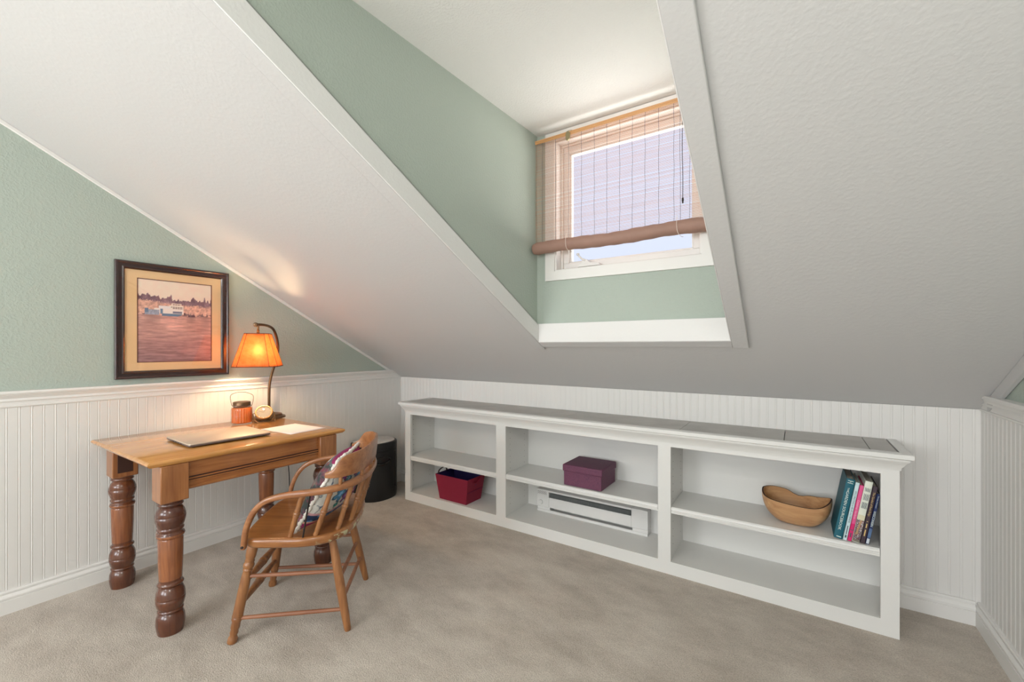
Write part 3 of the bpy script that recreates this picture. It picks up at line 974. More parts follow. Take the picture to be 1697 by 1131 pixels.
m_cream = mat('cream_ink', (224, 236, 226), .6)
m_dark = mat('dark_ink', (70, 84, 96), .6)
m_pinkw = mat('pale_pink_ink', (246, 190, 212), .6)
m_gold = mat('gold_ink', (214, 186, 120), .6)
down = (0, 0, -1); rgt = (1, 0, 0)
b1 = book('teal hardback, leftmost and tallest of the books beside the bowl', .142, .189, .031, .282, .20, 2.457, cloth('teal_cover', (10, 92, 108)))
text_obj('THE', .009, m_cream, b1, (.0135, -.0027, .232), down, rgt, sx=1.1)
text_obj('GARDEN SOURCEBOOK', .0145, m_cream, b1, (.0135, -.0027, .132), down, rgt, sx=1.16)
mb = MB()
for (x0, x1, zz) in ((.006, .026, .272), (.014, .018, .2675), (.006, .026, .262)): mb.box(x0, x1, -.0028, -.002, zz, zz + .0022)
mb.box(.009, .026, -.0028, -.002, .007, .0105)
mb.build('small_lettering', m_cream, b1, local=True, smooth=0)
b2 = book('thin pale blue paperback between the teal and pink books', .1755, .2225, .0145, .272, .19, 2.454, cloth('pale_blue_cover', (200, 222, 226)))
text_obj('DECORATING in BLUE and WHITE', .0092, m_dark, b2, (.0072, -.0027, .158), down, rgt, sx=1.08)
mb = MB(); mb.box(.004, .010, -.0028, -.002, .012, .024); mb.box(.0055, .0085, -.0028, -.002, .028, .068); mb.build('small_lettering', m_dark, b2, local=True, smooth=0)
b3 = book('bright pink paperback, third from the left of the books', .1915, .2385, .0145, .262, .19, 2.454, cloth('pink_cover', (214, 30, 108)), None)
MB().box(.0012, .0133, -.0026, -.0022, .082, .262).build('spine_panel', mat('lighter_pink', (222, 84, 140), .5), b3, local=True, smooth=0)
text_obj('Container Gardens', .0098, m_pinkw, b3, (.0072, -.0029, .150), down, rgt, sx=1.15)
mb = MB(); mb.box(.002, .0125, -.0028, -.002, .050, .053); mb.box(.005, .009, -.0028, -.002, .018, .038); mb.build('small_lettering', m_dark, b3, local=True, smooth=0)
b4 = book('thick cream book with grey lines and a garden photo on its spine', .2075, .2545, .0265, .283, .20, 2.454, cloth('cream_cover', (222, 226, 212)))
# printed photo on the lower spine: painted grid
nx_, nz_ = 10, 40
mb = MB(); vs = []; cs = []; rnd = random.Random(3)
for j in range(nz_ + 1):
    for i in range(nx_ + 1):
        u, v = i / nx_, j / nz_
        vs.append((.0008 + .0249 * u, -.0029, .002 + .125 * v))
        if v > .8: c = (214, 208, 178)
        elif abs(u - .35 - .5 * (v - .3)) < .16 and v > .25: c = (176, 140, 104)
        elif v < .08: c = (120, 112, 100)
        else: c = rnd.choice([(70, 66, 84), (120, 110, 120), (206, 200, 196), (96, 84, 80), (60, 52, 70), (140, 70, 80)])
        cs.append(lin(c))
mb.add(vs, [(j * (nx_ + 1) + i, j * (nx_ + 1) + i + 1, (j + 1) * (nx_ + 1) + i + 1, (j + 1) * (nx_ + 1) + i) for j in range(nz_) for i in range(nx_)])
mb.col = cs
mb.build('spine_photo', vcol_mat('spine_photo_print', .5), b4, local=True, smooth=0)
mb = MB()
for k, x in enumerate([.005, .008, .0105, .0135, .0165, .019, .022]):
    mb.box(x, x + .0012, -.0028, -.002, .236, .254 - .002 * (k % 3)); mb.box(x, x + .0012, -.0028, -.002, .196, .226 - .003 * (k % 2)); mb.box(x, x + .0014, -.0028, -.002, .158, .186)
mb.build('small_lettering', m_dark, b4, local=True, smooth=0)
b5 = book('dark plum book with gold spine title next to the navy one', .2365, .2835, .0175, .264, .20, 2.456, cloth('plum_cover', (58, 44, 54)))
text_obj('The Garden of Rose Ridge', .0098, m_gold, b5, (.0087, -.0027, .182), down, rgt, sx=1.05)
mb = MB(); mb.box(.0065, .0105, -.0028, -.002, .034, .064); mb.box(.0065, .0105, -.0028, -.002, .072, .092); mb.box(.0065, .0105, -.0028, -.002, .100, .103); mb.build('small_lettering', m_gold, b5, local=True, smooth=0)
b6 = book('navy blue paperback, rightmost and shortest of the books', .2555, .3030, .0125, .232, .18, 2.458, cloth('navy_cover', (24, 44, 92)))
text_obj('WISCONSIN', .0125, m_cream, b6, (.0062, -.0029, .118), down, rgt, sx=1.05)
text_obj('Portrait of the Land', .0068, m_cream, b6, (.0062, -.0029, .196), down, rgt)
mb = MB(); mb.box(.001, .0115, -.0027, -.0022, .03, .072); mb.build('spine_picture', mat('steel_blue_print', (84, 112, 150), .5, var=(120, .5)), b6, local=True, smooth=0)
mb = MB(); mb.box(.0015, .011, -.0028, -.002, .003, .026); mb.build('small_lettering', mat('white_label', (206, 214, 224), .5, var=(500, .4)), b6, local=True, smooth=0)

# ------------------------------------------------------------------ table
TT = .765
tb = thing('writing_table', 'antique pine writing table with thick turned legs against the wainscot', 'table', (-2.65, 1.1, 0))
tx0, tx1, ty0, ty1 = -3.058, -2.235, .635, 1.565
edge = [(0, .739), (.010, .739), (.016, .742), (.024, .748), (.027, .753), (.027, .758), (.022, .7625), (.014, TT), (0, TT)]
splits = [tx0, -2.812, -2.512, tx1]
mb = MB()
bev = .014
for k in range(3):
    a, c_ = splits[k] + .0006 * (k > 0), splits[k + 1] - .0006 * (k < 2)
    # board with shaped ends (ty0 / ty1) and shaped outer long edges
    lo = 1 if k == 0 else 0; hi = 1 if k == 2 else 0
    rs = []
    for d, z in [(.018, .739), (.010, .740), (.003, .747), (0, .752), (0, .757), (.004, .7615), (.012, TT)]:
        rs.append([(a + d * lo, ty0 + d, z), (c_ - d * hi, ty0 + d, z), (c_ - d * hi, ty1 - d, z), (a + d * lo, ty1 - d, z)])
    mb.rings(rs)
mb.build('tabletop', M['top_wood'], tb, smooth=30)
prof = [(.046, .0), (.050, .02), (.053, .045), (.051, .070), (.044, .088), (.040, .092), (.047, .097), (.047, .101), (.043, .105),
        (.049, .118), (.053, .137), (.0535, .150), (.0525, .151), (.0525, .156), (.0535, .157), (.051, .178), (.044, .195), (.0385, .202), (.040, .206), (.047, .210), (.048, .215), (.045, .220), (.041, .224),
        (.042, .235), (.045, .33), (.046, .408), (.044, .414), (.049, .420), (.052, .427), (.050, .434), (.044, .438), (.043, .443), (.048, .450), (.049, .455), (.045, .461),
        (.049, .470), (.054, .490), (.0555, .508), (.0545, .509), (.0545, .513), (.055, .514), (.050, .533), (.043, .545), (.039, .549), (.040, .553), (.046, .558), (.047, .562), (.044, .567), (.050, .574), (.050, .578)]
bs = .0515
for lx, ly in ((-2.292, .732), (-2.94, .732), (-2.292, 1.462), (-2.94, 1.462)):
    mb = MB()
    mb.lathe(prof, (lx, ly, 0), 32)
    leg = mb.build('leg', M['leg_wood'], tb, smooth=50)
    mb = MB().box(lx - bs, lx + bs, ly - bs, ly + bs, .577, .7385)
    mb.build('leg_block', M['block_wood'], leg, bevel=.004)


def apron(mb, x, y0, y1, s):     # moulded face at x, facing s
    pr = [(-.02, .613), (-.002, .613), (.004, .618), (.004, .624), (-.001, .628), (-.001, .644), (.003, .647), (.003, .651), (-.003, .653), (-.003, .656), (.003, .658), (.003, .663), (-.003, .665), (-.003, .668), (.0, .670), (.0, .7385), (-.02, .7385)]
    mb.prism([(x + s * d, z) for d, z in pr], 'Y', y0, y1)


mb = MB(); apron(mb, -2.262, .732 + bs, 1.462 - bs, 1)
ap = mb.build('apron', M['apron_wood'], tb)
mb = MB().box(-2.2655, -2.2618, .7835, 1.4105, .6522, .6570); mb.box(-2.2655, -2.2618, .7835, 1.4105, .6640, .6688)
mb.build('bead_line', M['darkline'], ap, smooth=0)
MB().box(-2.985, -2.965, .732 + bs, 1.462 - bs, .63, .7385).build('apron', M['apron_wood'], tb)
MB().box(-2.888, -2.344, 1.455, 1.475, .63, .7385).build('apron', M['apron_wood'], tb)
# empty mortise drawn as a dark patch on the back left block
mb = MB().box(-2.890, -2.8875, .70, .762, .60, .732)
mb.build('mortise', M['darkline'], tb, bevel=.001)

# ------------------------------------------------------------------ laptop
def rot_thing(name, label, cat, c, ang):
    return thing(name, label, cat, c, ang)


lt = thing('laptop', 'closed silver laptop lying on the desk', 'laptop', (-2.55, 1.03, TT + .0015), math.radians(-2))
hw, hd = .158, .188
def rrect(hx, hy, r, n=6):
    pts = []
    for cx_, cy2, a0 in ((hx - r, hy - r, 0), (-hx + r, hy - r, 90), (-hx + r, -hy + r, 180), (hx - r, -hy + r, 270)):
        for k in range(n + 1):
            a = math.radians(a0 + 90 * k / n); pts.append((cx_ + r * math.cos(a), cy2 + r * math.sin(a)))
    return pts
m_alu = mat('champagne_aluminium', (206, 188, 168), .42, .25)
m_alud = mat('dark_aluminium', (122, 112, 112), .4, .5)
rr_ = rrect(hw, hd, .012)
def scaled(k, z): return [(x * (1 - k), y * (1 - k), z) for x, y in rr_]
mb = MB().rings([scaled(.03, .004), scaled(.006, .0055), scaled(0, .0085), scaled(0, .0120)])
mb.build('base', m_alud, lt, local=True)
mb = MB().rings([scaled(0, .0132), scaled(0, .0165), scaled(.004, .0185), scaled(.012, .0192)])
mb.build('lid', m_alu, lt, local=True)
MB().rings([scaled(.01, .012), scaled(.01, .0132)]).build('gasket', M['black_cord'], lt, local=True)
mb = MB()
for k in range(4): mb.box(-.06 + k * .035, -.04 + k * .035, -hd - .0004, -hd + .001, .0072, .0108)
mb.build('ports', M['black_cord'], lt, local=True)
for sx in (-1, 1):
    for sy in (-1, 1): MB().lathe([(.007, 0), (.007, .0045)], (sx * .13, sy * .16, -.0012), 12).build('rubber_foot', M['black_cord'], lt, local=True)

# papers
pp = thing('paper_sheet', 'white sheet of paper on the desk right of the laptop', 'paper', (-2.475, 1.385, TT + .0005), math.radians(4))
mb = MB()
N = 12
mb.add([(-.145 + .29 * i / N, -.108 + .216 * j / N, .0012 + .0012 * (i / N) ** 2 * (j / N)) for j in range(N + 1) for i in range(N + 1)], [(j * (N + 1) + i, j * (N + 1) + i + 1, (j + 1) * (N + 1) + i + 1, (j + 1) * (N + 1) + i) for j in range(N) for i in range(N)])
o = mb.build('top_sheet', M['paper'], pp, local=True)
sd = o.modifiers.new('solid', 'SOLIDIFY'); sd.thickness = .0008
mb = MB().box(-.142, .148, -.11, .106, 0, .0009)
mb.build('under_sheet', M['paper'], pp, local=True)

# ------------------------------------------------------------------ candle jar
cj = thing('candle_jar', 'amber ribbed glass candle jar with metal lid and wire handle', 'candle jar', (-2.915, 1.300, TT))
cj.scale = (.94, .94, .96)
m, nt, b = new_mat('amber_wax')
b.inputs['Base Color'].default_value = (*lin((200, 104, 30)), 1); b.inputs['Roughness'].default_value = .4
b.inputs['Subsurface Weight'].default_value = .4; b.inputs['Subsurface Radius'].default_value = (.03, .01, .004); b.inputs['Subsurface Scale'].default_value = .6
m_wax = m
jr = .062
mb = MB(); rs = []
NS = 96
for (r, z, rib) in [(.054, .001, 0), (.060, .004, .5), (jr, .012, 1), (jr, .095, 1), (.060, .108, .6), (.052, .116, .1), (.046, .120, 0), (.046, .132, 0)]:
    rs.append([((r + .0012 * rib * math.cos(NS / 4 * 2 * PI * i / NS)) * math.cos(2 * PI * i / NS), (r + .0012 * rib * math.cos(NS / 4 * 2 * PI * i / NS)) * math.sin(2 * PI * i / NS), z) for i in range(NS)])
mb.rings(rs)
mb.build('glass_jar', M['glass'], cj, local=True, smooth=60)
mb = MB(); rs = []
for (r, z, rib) in [(.050, .006, 0), (.0572, .010, 1), (.0576, .100, 1), (.052, .108, .4), (.02, .104, 0), (.002, .103, 0)]:
    rs.append([((r + .0014 * rib * math.cos(NS / 4 * 2 * PI * i / NS)) * math.cos(2 * PI * i / NS), (r + .0014 * rib * math.cos(NS / 4 * 2 * PI * i / NS)) * math.sin(2 * PI * i / NS), z) for i in range(NS)])
mb.rings(rs).build('wax', m_wax, cj, local=True)
MB().lathe([(.050, .119), (.0515, .121), (.0515, .140), (.049, .144), (.044, .1445), (.040, .142), (0, .142)], (0, 0, 0), 36).build('lid', M['bronze'], cj, local=True)
mb = MB(); mb.tube([(.0525 * math.cos(2 * PI * i / 32), .0525 * math.sin(2 * PI * i / 32), .117 + .003 * math.sin(2 * PI * i / 32 * 2)) for i in range(32)], .0018, 8, closed=True)
a_ = Vector((.832, .555, 0))
hp = [a_ * -.053 + Vector((0, 0, .116)), a_ * -.066 + Vector((0, 0, .117)), a_ * -.072 + Vector((0, 0, .135)), a_ * -.078 + Vector((0, 0, .170)), a_ * -.070 + Vector((0, 0, .190)), a_ * -.035 + Vector((0, 0, .203)),
      a_ * .0 + Vector((0, 0, .206)), a_ * .035 + Vector((0, 0, .203)), a_ * .070 + Vector((0, 0, .190)), a_ * .078 + Vector((0, 0, .170)), a_ * .072 + Vector((0, 0, .135)), a_ * .066 + Vector((0, 0, .119)), a_ * .053 + Vector((0, 0, .116))]
mb.tube(hp, .0016, 8, smooth=4)
mb.build('wire_handle', M['bronze'], cj, local=True)

# ------------------------------------------------------------------ desk clock
ck_ = thing('desk_clock', 'small round brass desk clock on wire legs before the lamp', 'clock', (-2.855, 1.405, TT), 0)
fdir = Vector((.90, -.48, 0)).normalized()     # faces the camera side
sdir = Vector((-fdir.y, fdir.x, 0))
tilt = math.radians(38)
nrm = (fdir * math.cos(tilt) + Vector((0, 0, 1)) * math.sin(tilt)).normalized()
Rc = nrm.to_track_quat('Z', 'Y').to_matrix()
cc = Vector((0, 0, .060))
mb = MB().lathe([(.0, -.034), (.030, -.033), (.041, -.026), (.046, -.012), (.047, .0), (.050, .002), (.051, .008), (.048, .012), (.043, .012), (.042, .006), (.0, .006)], cc, 40, Rc)
mb.build('case', M['brass'], ck_, local=True)
m_dial = mat('cream_dial', (150, 144, 130), .5)
MB().lathe([(.0415, .0062), (.0415, .0070), (0, .0070)], cc, 40, Rc).build('dial', m_dial, ck_, local=True)
mb = MB()
for k in range(12):
    a = 2 * PI * k / 12
    c_ = cc + Rc @ Vector((.035 * math.cos(a), .035 * math.sin(a), .0073))
    mb.obox(c_, (.0065, .0012, .0005), Rc @ Matrix.Rotation(a, 3, 'Z'))
for a, l in ((1.2, .02), (2.9, .028)):
    mb.obox(cc + Rc @ Vector((l / 2 * math.cos(a), l / 2 * math.sin(a), .0078)), (l, .0016, .0005), Rc @ Matrix.Rotation(a, 3, 'Z'))
mb.build('hands', M['darkline'], ck_, local=True)
MB().lathe([(.0428, .0095), (.036, .0125), (.02, .0150), (0, .0158)], cc, 36, Rc).build('crystal', M['glass'], ck_, local=True)
mb = MB()
for s in (-1, 1):
    e = sdir * s
    mb.tube([cc + e * .049, cc + e * .060 + Vector((0, 0, -.004)), e * .062 + Vector((0, 0, .03)), e * .064 + fdir * .004 + Vector((0, 0, .002))], .0022, 8, smooth=4)
    mb.tube([cc + e * .060 + Vector((0, 0, -.006)), e * .052 + fdir * .012 + Vector((0, 0, .022)), e * .030 + fdir * .030 + Vector((0, 0, .003)), e * .0 + fdir * .036 + Vector((0, 0, .0025))], .0022, 8, smooth=4)
    mb.tube([cc + e * .060 + Vector((0, 0, -.006)), e * .052 - fdir * .012 + Vector((0, 0, .022)), e * .034 - fdir * .030 + Vector((0, 0, .0025))], .0018, 8, smooth=4)
mb.build('wire_stand', M['brass'], ck_, local=True)

# ------------------------------------------------------------------ desk lamp
LB = Vector((-2.98, 1.50, TT))
lp = thing('desk_lamp', 'lit bronze desk lamp with amber parchment shade', 'lamp', LB)
mb = MB(); rs = []
for (r, z) in [(.090, .001), (.094, .006), (.092, .013), (.078, .018), (.074, .024), (.072, .029), (.050, .035), (.028, .039), (.022, .046), (0, .047)]:
    rs.append([(r * .95 * math.cos(2 * PI * i / 40) * (1 + .03 * math.cos(8 * 2 * PI * i / 40)), r * 1.12 * math.sin(2 * PI * i / 40) * (1 + .03 * math.cos(8 * 2 * PI * i / 40)), z) for i in range(40)])
mb.rings(rs)
mb.build('base', M['bronze'], lp, local=True)
SC = Vector((.165, -.150, 0))      # shade axis relative to base
U = SC.normalized()
SZ0, SZ1 = .362, .566              # shade bottom/top (z above table)
def ap_(s, z): return U * s + Vector((0, 0, z))
RT = Vector((.832, .555, 0))
def aw(s_, w_, z_): return U * s_ + RT * w_ + Vector((0, 0, z_))
arm = [aw(0, 0, .04), aw(0, 0, .10), aw(0, 0, .17), aw(0, .004, .235), aw(0, .018, .30), aw(0, .040, .37), aw(0, .056, .43), aw(.0, .060, .49), aw(.02, .056, .55), aw(.06, .047, .60), aw(.12, .036, .618), aw(.18, .022, .624), aw(.225, .004, .624), aw(.245, -.004, .622)]
mb = MB().tube(arm, .0085, 14, smooth=6)
mb.lathe([(.014, .04), (.016, .052), (.012, .058), (.013, .066), (.010, .074), (.009, .085)], (0, 0, 0), 20)
mb.build('arm', M['bronze'], lp, local=True)
mb = MB()
Rk = Matrix.Rotation(0, 3, 'Z')
kb = aw(.250, -.006, .622)
dd = U
mb.lathe([(.0, -.014), (.010, -.012), (.014, -.006), (.014, .004), (.010, .010), (0, .012)], kb, 18, dd.to_track_quat('Z', 'Y').to_matrix())
mb.build('end_knob', M['bronze'], lp, local=True)
mb = MB(); mb.lathe([(.006, .0), (.009, .004), (.006, .008), (.010, .014), (.006, .020), (.009, .028), (.005, .034), (.007, .040), (.006, .062)], (SC.x, SC.y, SZ1 - .006), 18)
mb.lathe([(.018, SZ1 - .012), (.022, SZ1 - .010), (.022, SZ1 - .006), (.006, SZ1 - .004)], (SC.x, SC.y, 0), 24)
mb.build('finial_stem', M['brass'], lp, local=True)
# socket + bulb
MB().lathe([(.016, SZ1 - .065), (.018, SZ1 - .06), (.018, SZ1 - .014), (.01, SZ1 - .01)], (SC.x, SC.y, 0), 20).build('socket', M['brass'], lp, local=True)
m, nt, b = new_mat('bulb_glow')
b.inputs['Emission Color'].default_value = (1.0, .70, .40, 1); b.inputs['Emission Strength'].default_value = 400
b.inputs['Base Color'].default_value = (1, .9, .8, 1)
mb = MB().lathe([(.010, SZ1 - .066), (.014, SZ1 - .078), (.024, SZ1 - .096), (.028, SZ1 - .112), (.024, SZ1 - .128), (.012, SZ1 - .138), (0, SZ1 - .140)], (SC.x, SC.y, 0), 24)
mb.build('bulb', m, lp, local=True)
# shade: rectangular with chamfered corners
m = bpy.data.materials.new('parchment_shade'); m.use_nodes = True
nt = m.node_tree; b = nt.nodes['Principled BSDF']
b.inputs['Roughness'].default_value = .6
tr = nt.nodes.new('ShaderNodeBsdfTranslucent'); ms = nt.nodes.new('ShaderNodeMixShader'); ms.inputs[0].default_value = .85
tcn = nt.nodes.new('ShaderNodeTexCoord'); nn = nt.nodes.new('ShaderNodeTexNoise'); nn.inputs['Scale'].default_value = 28; nn.inputs['Detail'].default_value = 8; nn.inputs['Roughness'].default_value = .7
rp = nt.nodes.new('ShaderNodeValToRGB'); rp.color_ramp.elements[0].position = .35; rp.color_ramp.elements[1].position = .68
rp.color_ramp.elements[0].color = (*lin((222, 134, 82)), 1); rp.color_ramp.elements[1].color = (*lin((250, 190, 134)), 1)
nt.links.new(tcn.outputs['Object'], nn.inputs['Vector']); nt.links.new(nn.outputs['Fac'], rp.inputs['Fac'])
nt.links.new(rp.outputs['Color'], b.inputs['Base Color']); nt.links.new(rp.outputs['Color'], tr.inputs['Color'])
rf_ = nt.nodes.new('ShaderNodeBsdfRefraction'); rf_.inputs['Roughness'].default_value = .8; rf_.inputs['IOR'].default_value = 1.25; rf_.inputs['Color'].default_value = (1, .72, .42, 1)
m2_ = nt.nodes.new('ShaderNodeMixShader'); m2_.inputs[0].default_value = .3
nt.links.new(tr.outputs[0], m2_.inputs[1]); nt.links.new(rf_.outputs[0], m2_.inputs[2])
nt.links.new(b.outputs[0], ms.inputs[1]); nt.links.new(m2_.outputs[0], ms.inputs[2]); nt.links.new(ms.outputs[0], nt.nodes['Material Output'].inputs['Surface'])
fc = -math.radians(90 - YAW)    # broad panel faces the camera side
def shade_ring(hw_, z, k=1.0):
    c = .30 * hw_
    P = [(hw_, -hw_ + c), (hw_, hw_ - c), (hw_ - c, hw_), (-hw_ + c, hw_), (-hw_, hw_ - c), (-hw_, -hw_ + c), (-hw_ + c, -hw_), (hw_ - c, -hw_)]
    R = Matrix.Rotation(math.radians(52), 3, 'Z')
    return [Vector((SC.x, SC.y, z)) + R @ Vector((x * k, y * k, 0)) for x, y in P]
HB_, HT_ = .124, .066
mb = MB()
rA, rB = shade_ring(HB_, SZ0), shade_ring(HT_, SZ1)
NSH = 10
rs = [[a.lerp(c, j / NSH) for a, c in zip(rA, rB)] for j in range(NSH + 1)]
mb.rings(rs, caps=False)
sh = mb.build('shade', m, lp, local=True, smooth=20)
sdm = sh.modifiers.new('solid', 'SOLIDIFY'); sdm.thickness = .0012
mb = MB()
mb.tube([tuple(p) for p in rA], .0022, 6, closed=True); mb.tube([tuple(p) for p in rB], .0022, 6, closed=True)
for a, c in zip(rA, rB): mb.tube([a, c], .0014, 6)
mb.build('shade_trim', mat('brown_stitching', (112, 52, 28), .6), sh, local=True)
mb = MB()
for a in (0, 1, 2):
    ang = a * 2 * PI / 3
    mb.tube([Vector((SC.x, SC.y, SZ1 - .008)), Vector((SC.x + .060 * math.cos(ang), SC.y + .060 * math.sin(ang), SZ1 - .002))], .0016, 6)
mb.build('spider', M['brass'], lp, local=True)
# power cord behind and below the table
mb = MB().tube([(-.07, .05, .008), (-.085, .09, .006), (-.088, .12, -.01), (-.075, .135, -.2), (-.03, .15, -.37), (-.035, .16, -.60), (-.06, .17, -.755)], .003, 8, smooth=5)
mb.lathe([(.0, -.012), (.010, -.010), (.012, 0), (.010, .010), (0, .014)], (-.065, .137, -.25), 12)
mb.build('power_cord', M['black_cord'], lp, local=True)

_P = np.random.RandomState(4).rand(64, 64)
def vn(x, y):
    xi, yi = math.floor(x), math.floor(y); fx, fy = x - xi, y - yi
    fx = fx * fx * (3 - 2 * fx); fy = fy * fy * (3 - 2 * fy)
    g = lambda a, b_: _P[a % 64, b_ % 64]
    return (g(xi, yi) * (1 - fx) + g(xi + 1, yi) * fx) * (1 - fy) + (g(xi, yi + 1) * (1 - fx) + g(xi + 1, yi + 1) * fx) * fy
def fbm(x, y, o=4):
    t = 0; a = .5; n = 0
    for k in range(o):
        t += a * vn(x + 7 * k, y + 3 * k); n += a; a *= .55; x *= 2.1; y *= 2.1
    return t / n


# ------------------------------------------------------------------ framed picture
PX = XL
fr = thing('framed_picture', 'dark framed photograph of a ferry on the water, hung above the desk', 'picture', (PX, 1.015, 1.07))
fy0_, fy1_, fz0, fz1 = .735, 1.296, 1.070, 1.728
m_fr = wood('mahogany_frame', (34, 20, 22), (66, 34, 30), 'Y', 1.0, .22, .7, blotch=.3)
mb = MB()
rs = []
for d, x in [(0, .004), (0, .020), (.004, .025), (.010, .025), (.014, .022), (.030, .019), (.036, .021), (.040, .019), (.044, .013), (.044, .004)]:
    rs.append([(PX + x, fy0_ + d, fz0 + d), (PX + x, fy1_ - d, fz0 + d), (PX + x, fy1_ - d, fz1 - d), (PX + x, fy0_ + d, fz1 - d)])
mb.rings(rs, closed=True)
mb.build('frame', m_fr, fr, smooth=25)
ay0, ay1, az0, az1 = .832, 1.202, 1.160, 1.640
m_mat = mat('cream_mat_board', (240, 202, 152), .8)
mb = MB()
i0 = .041
for (a0, a1, c0, c1) in ((fy0_ + i0, fy1_ - i0, fz0 + i0, az0), (fy0_ + i0, fy1_ - i0, az1, fz1 - i0), (fy0_ + i0, ay0, az0, az1), (ay1, fy1_ - i0, az0, az1)):
    mb.box(PX + .006, PX + .009, a0, a1, c0, c1)
mb.build('mat_board', m_mat, fr, smooth=0)
mb = MB()
t_ = .0045
for (a0, a1, c0, c1) in ((ay0, ay1, az0, az0 + t_), (ay0, ay1, az1 - t_, az1), (ay0, ay0 + t_, az0, az1), (ay1 - t_, ay1, az0, az1)):
    mb.box(PX + .006, PX + .0085, a0, a1, c0, c1)
mb.build('inner_bevel', mat('maroon_bevel', (112, 50, 34), .6), fr, smooth=0)


def art(u, v, rn):
    nz = 2 * fbm(u * 14, v * 14) - 1
    sky = (242, 206, 186)
    hor = .575
    tip = vn(u * 42, 3.3)
    treetop = .775 - .045 * u + .03 * vn(u * 6, 9) + .085 * tip ** 2.4 + .012 * vn(u * 120, 5)
    treebot = .725 - .035 * u + .04 * vn(u * 9, 1.5) + .012 * rn
    if v > treetop: c = [sky[0] + 10 * nz, sky[1] + 8 * nz - 16 * (1 - v), sky[2] + 6 * nz - 14 * (1 - v)]
    elif v > treebot: c = [126 + 50 * nz + 14 * rn, 90 + 44 * nz + 12 * rn, 100 + 40 * nz + 12 * rn]
    elif v > hor:
        f_ = fbm(u * 30, v * 40)
        c = [150 + 110 * f_ + 12 * rn, 106 + 100 * f_ + 10 * rn, 96 + 84 * f_ + 10 * rn]
        if v < hor + .03 and f_ < .5: c = [130, 96, 96]
    else:
        r_ = 2 * fbm(u * 7, v * 75) - 1
        c = [186 + 40 * r_, 138 + 36 * r_, 128 + 32 * r_]
        k = max(0, .42 - v) / .42
        c = [c[0] - 44 * k, c[1] - 34 * k, c[2] - 20 * k]
        def refl(uc, hw_, dep, am):
            g = max(0, 1 - abs(u - uc) / hw_) ** .6 * max(0, 1 - (hor - v) / dep) ** .7
            return 1 + am * g * (.7 + .5 * r_)
        m_ = refl(.18, .11, .14, -.26) * refl(.71, .07, .11, -.28) * refl(.46, .18, .20, .22) * refl(.92, .08, .2, -.2)
        c = [x * m_ for x in c]
    # ferry
    if .20 < u < .60 and .595 < v < .66: c = [232, 214, 206]
    if .40 < u < .60 and .66 <= v < .705: c = [236, 214, 200]
    if .43 < u < .57 and .705 <= v < .73: c = [230, 205, 188]
    if .26 < u < .42 and .66 <= v < .69: c = [226, 214, 212]
    if .30 < u < .58 and .568 < v <= .597 and v > .568 + .25 * max(0, u - .52): c = [96, 116, 142]
    if .28 < u < .315 and .59 < v < .655: c = [104, 124, 150]
    if .45 < u < .58 and .60 < v < .628: c = [120, 116, 136]
    for vv, u0, u1 in ((.715, .44, .56), (.683, .42, .59), (.667, .44, .59)):
        if u0 < u < u1 and abs(v - vv) < .0045 and (u * 60) % 1 < .62: c = [120, 84, 84]
    if .08 < u < .27 and .575 < v < .64: c = [150 + 30 * rn, 150 + 26 * rn, 166 + 26 * rn]
    if .08 < u < .13 and .60 < v < .655: c = [98, 114, 138]
    if .66 < u < .765 and .566 < v < .592: c = [96, 56, 66]
    if .60 < u < .625 and .585 < v < .62: c = [84, 48, 56]
    for uu in (.70, .87, .94):
        if abs(u - uu) < (.63 - v) * .25 and .575 < v < .63: c = [120, 92, 92]
    return lin([max(0, min(255, x * 1.08 + 8)) for x in c])


NU, NV = 150, 190
rg = random.Random(11)
y0a, y1a, z0a, z1a = ay0 + t_, ay1 - t_, az0 + t_, az1 - t_
mb = MB()
mb.add([(PX + .0065, y0a + (y1a - y0a) * i / NU, z0a + (z1a - z0a) * j / NV) for j in range(NV + 1) for i in range(NU + 1)],
       [(j * (NU + 1) + i, j * (NU + 1) + i + 1, (j + 1) * (NU + 1) + i + 1, (j + 1) * (NU + 1) + i) for j in range(NV) for i in range(NU)])
mb.col = [art(i / NU, j / NV, rg.uniform(-1, 1)) for j in range(NV + 1) for i in range(NU + 1)]
mb.build('photo_print', vcol_mat('printed_photo', .7), fr, smooth=0)
MB().box(PX + .0105, PX + .0122, fy0_ + i0, fy1_ - i0, fz0 + i0, fz1 - i0).build('glazing', M['glass'], fr, smooth=0)

# ------------------------------------------------------------------ black bin
bn = thing('waste_bin', 'black half-round plastic bin with grey lid in the corner', 'bin', (-2.92, 2.35, 0))
def dshape(k=1.0, n=26, ox=0):
    """flat back towards -x (left wall), round front towards +x, width along y"""
    hy_, dx = .180 * k, .235
    pts = []
    for i in range(n + 1):
        a = -PI / 2 + PI * i / n
        c, s_ = math.cos(a), math.sin(a)
        pts.append((-.085 + (.225 * k) * abs(c) ** .75 * (1 if c >= 0 else -1), hy_ * math.copysign(abs(s_) ** .85, s_)))
    pts.append((-.115, hy_ * .96)); pts.append((-.13, hy_ * .8)); pts.append((-.13, -hy_ * .8)); pts.append((-.115, -hy_ * .96))
    return pts
def dring(k, z): return [(x, y, z) for x, y in dshape(k)]
mb = MB().rings([dring(.965, .0), dring(.985, .012), dring(1.0, .05), dring(1.0, .395)])
mb.build('body', M['black_plastic'], bn, local=True)
mb = MB().rings([dring(1.0, .398), dring(1.004, .405), dring(1.004, .452), dring(.985, .462), dring(.95, .464)])
ld = mb.build('lid', M['black_plastic'], bn, local=True)
mb = MB().rings([dring(.91, .462), dring(.91, .4665), dring(.90, .4675)])
tag(mb.build('lid_panel', M['grey_plastic'], ld, local=True), 'grey lid panel')
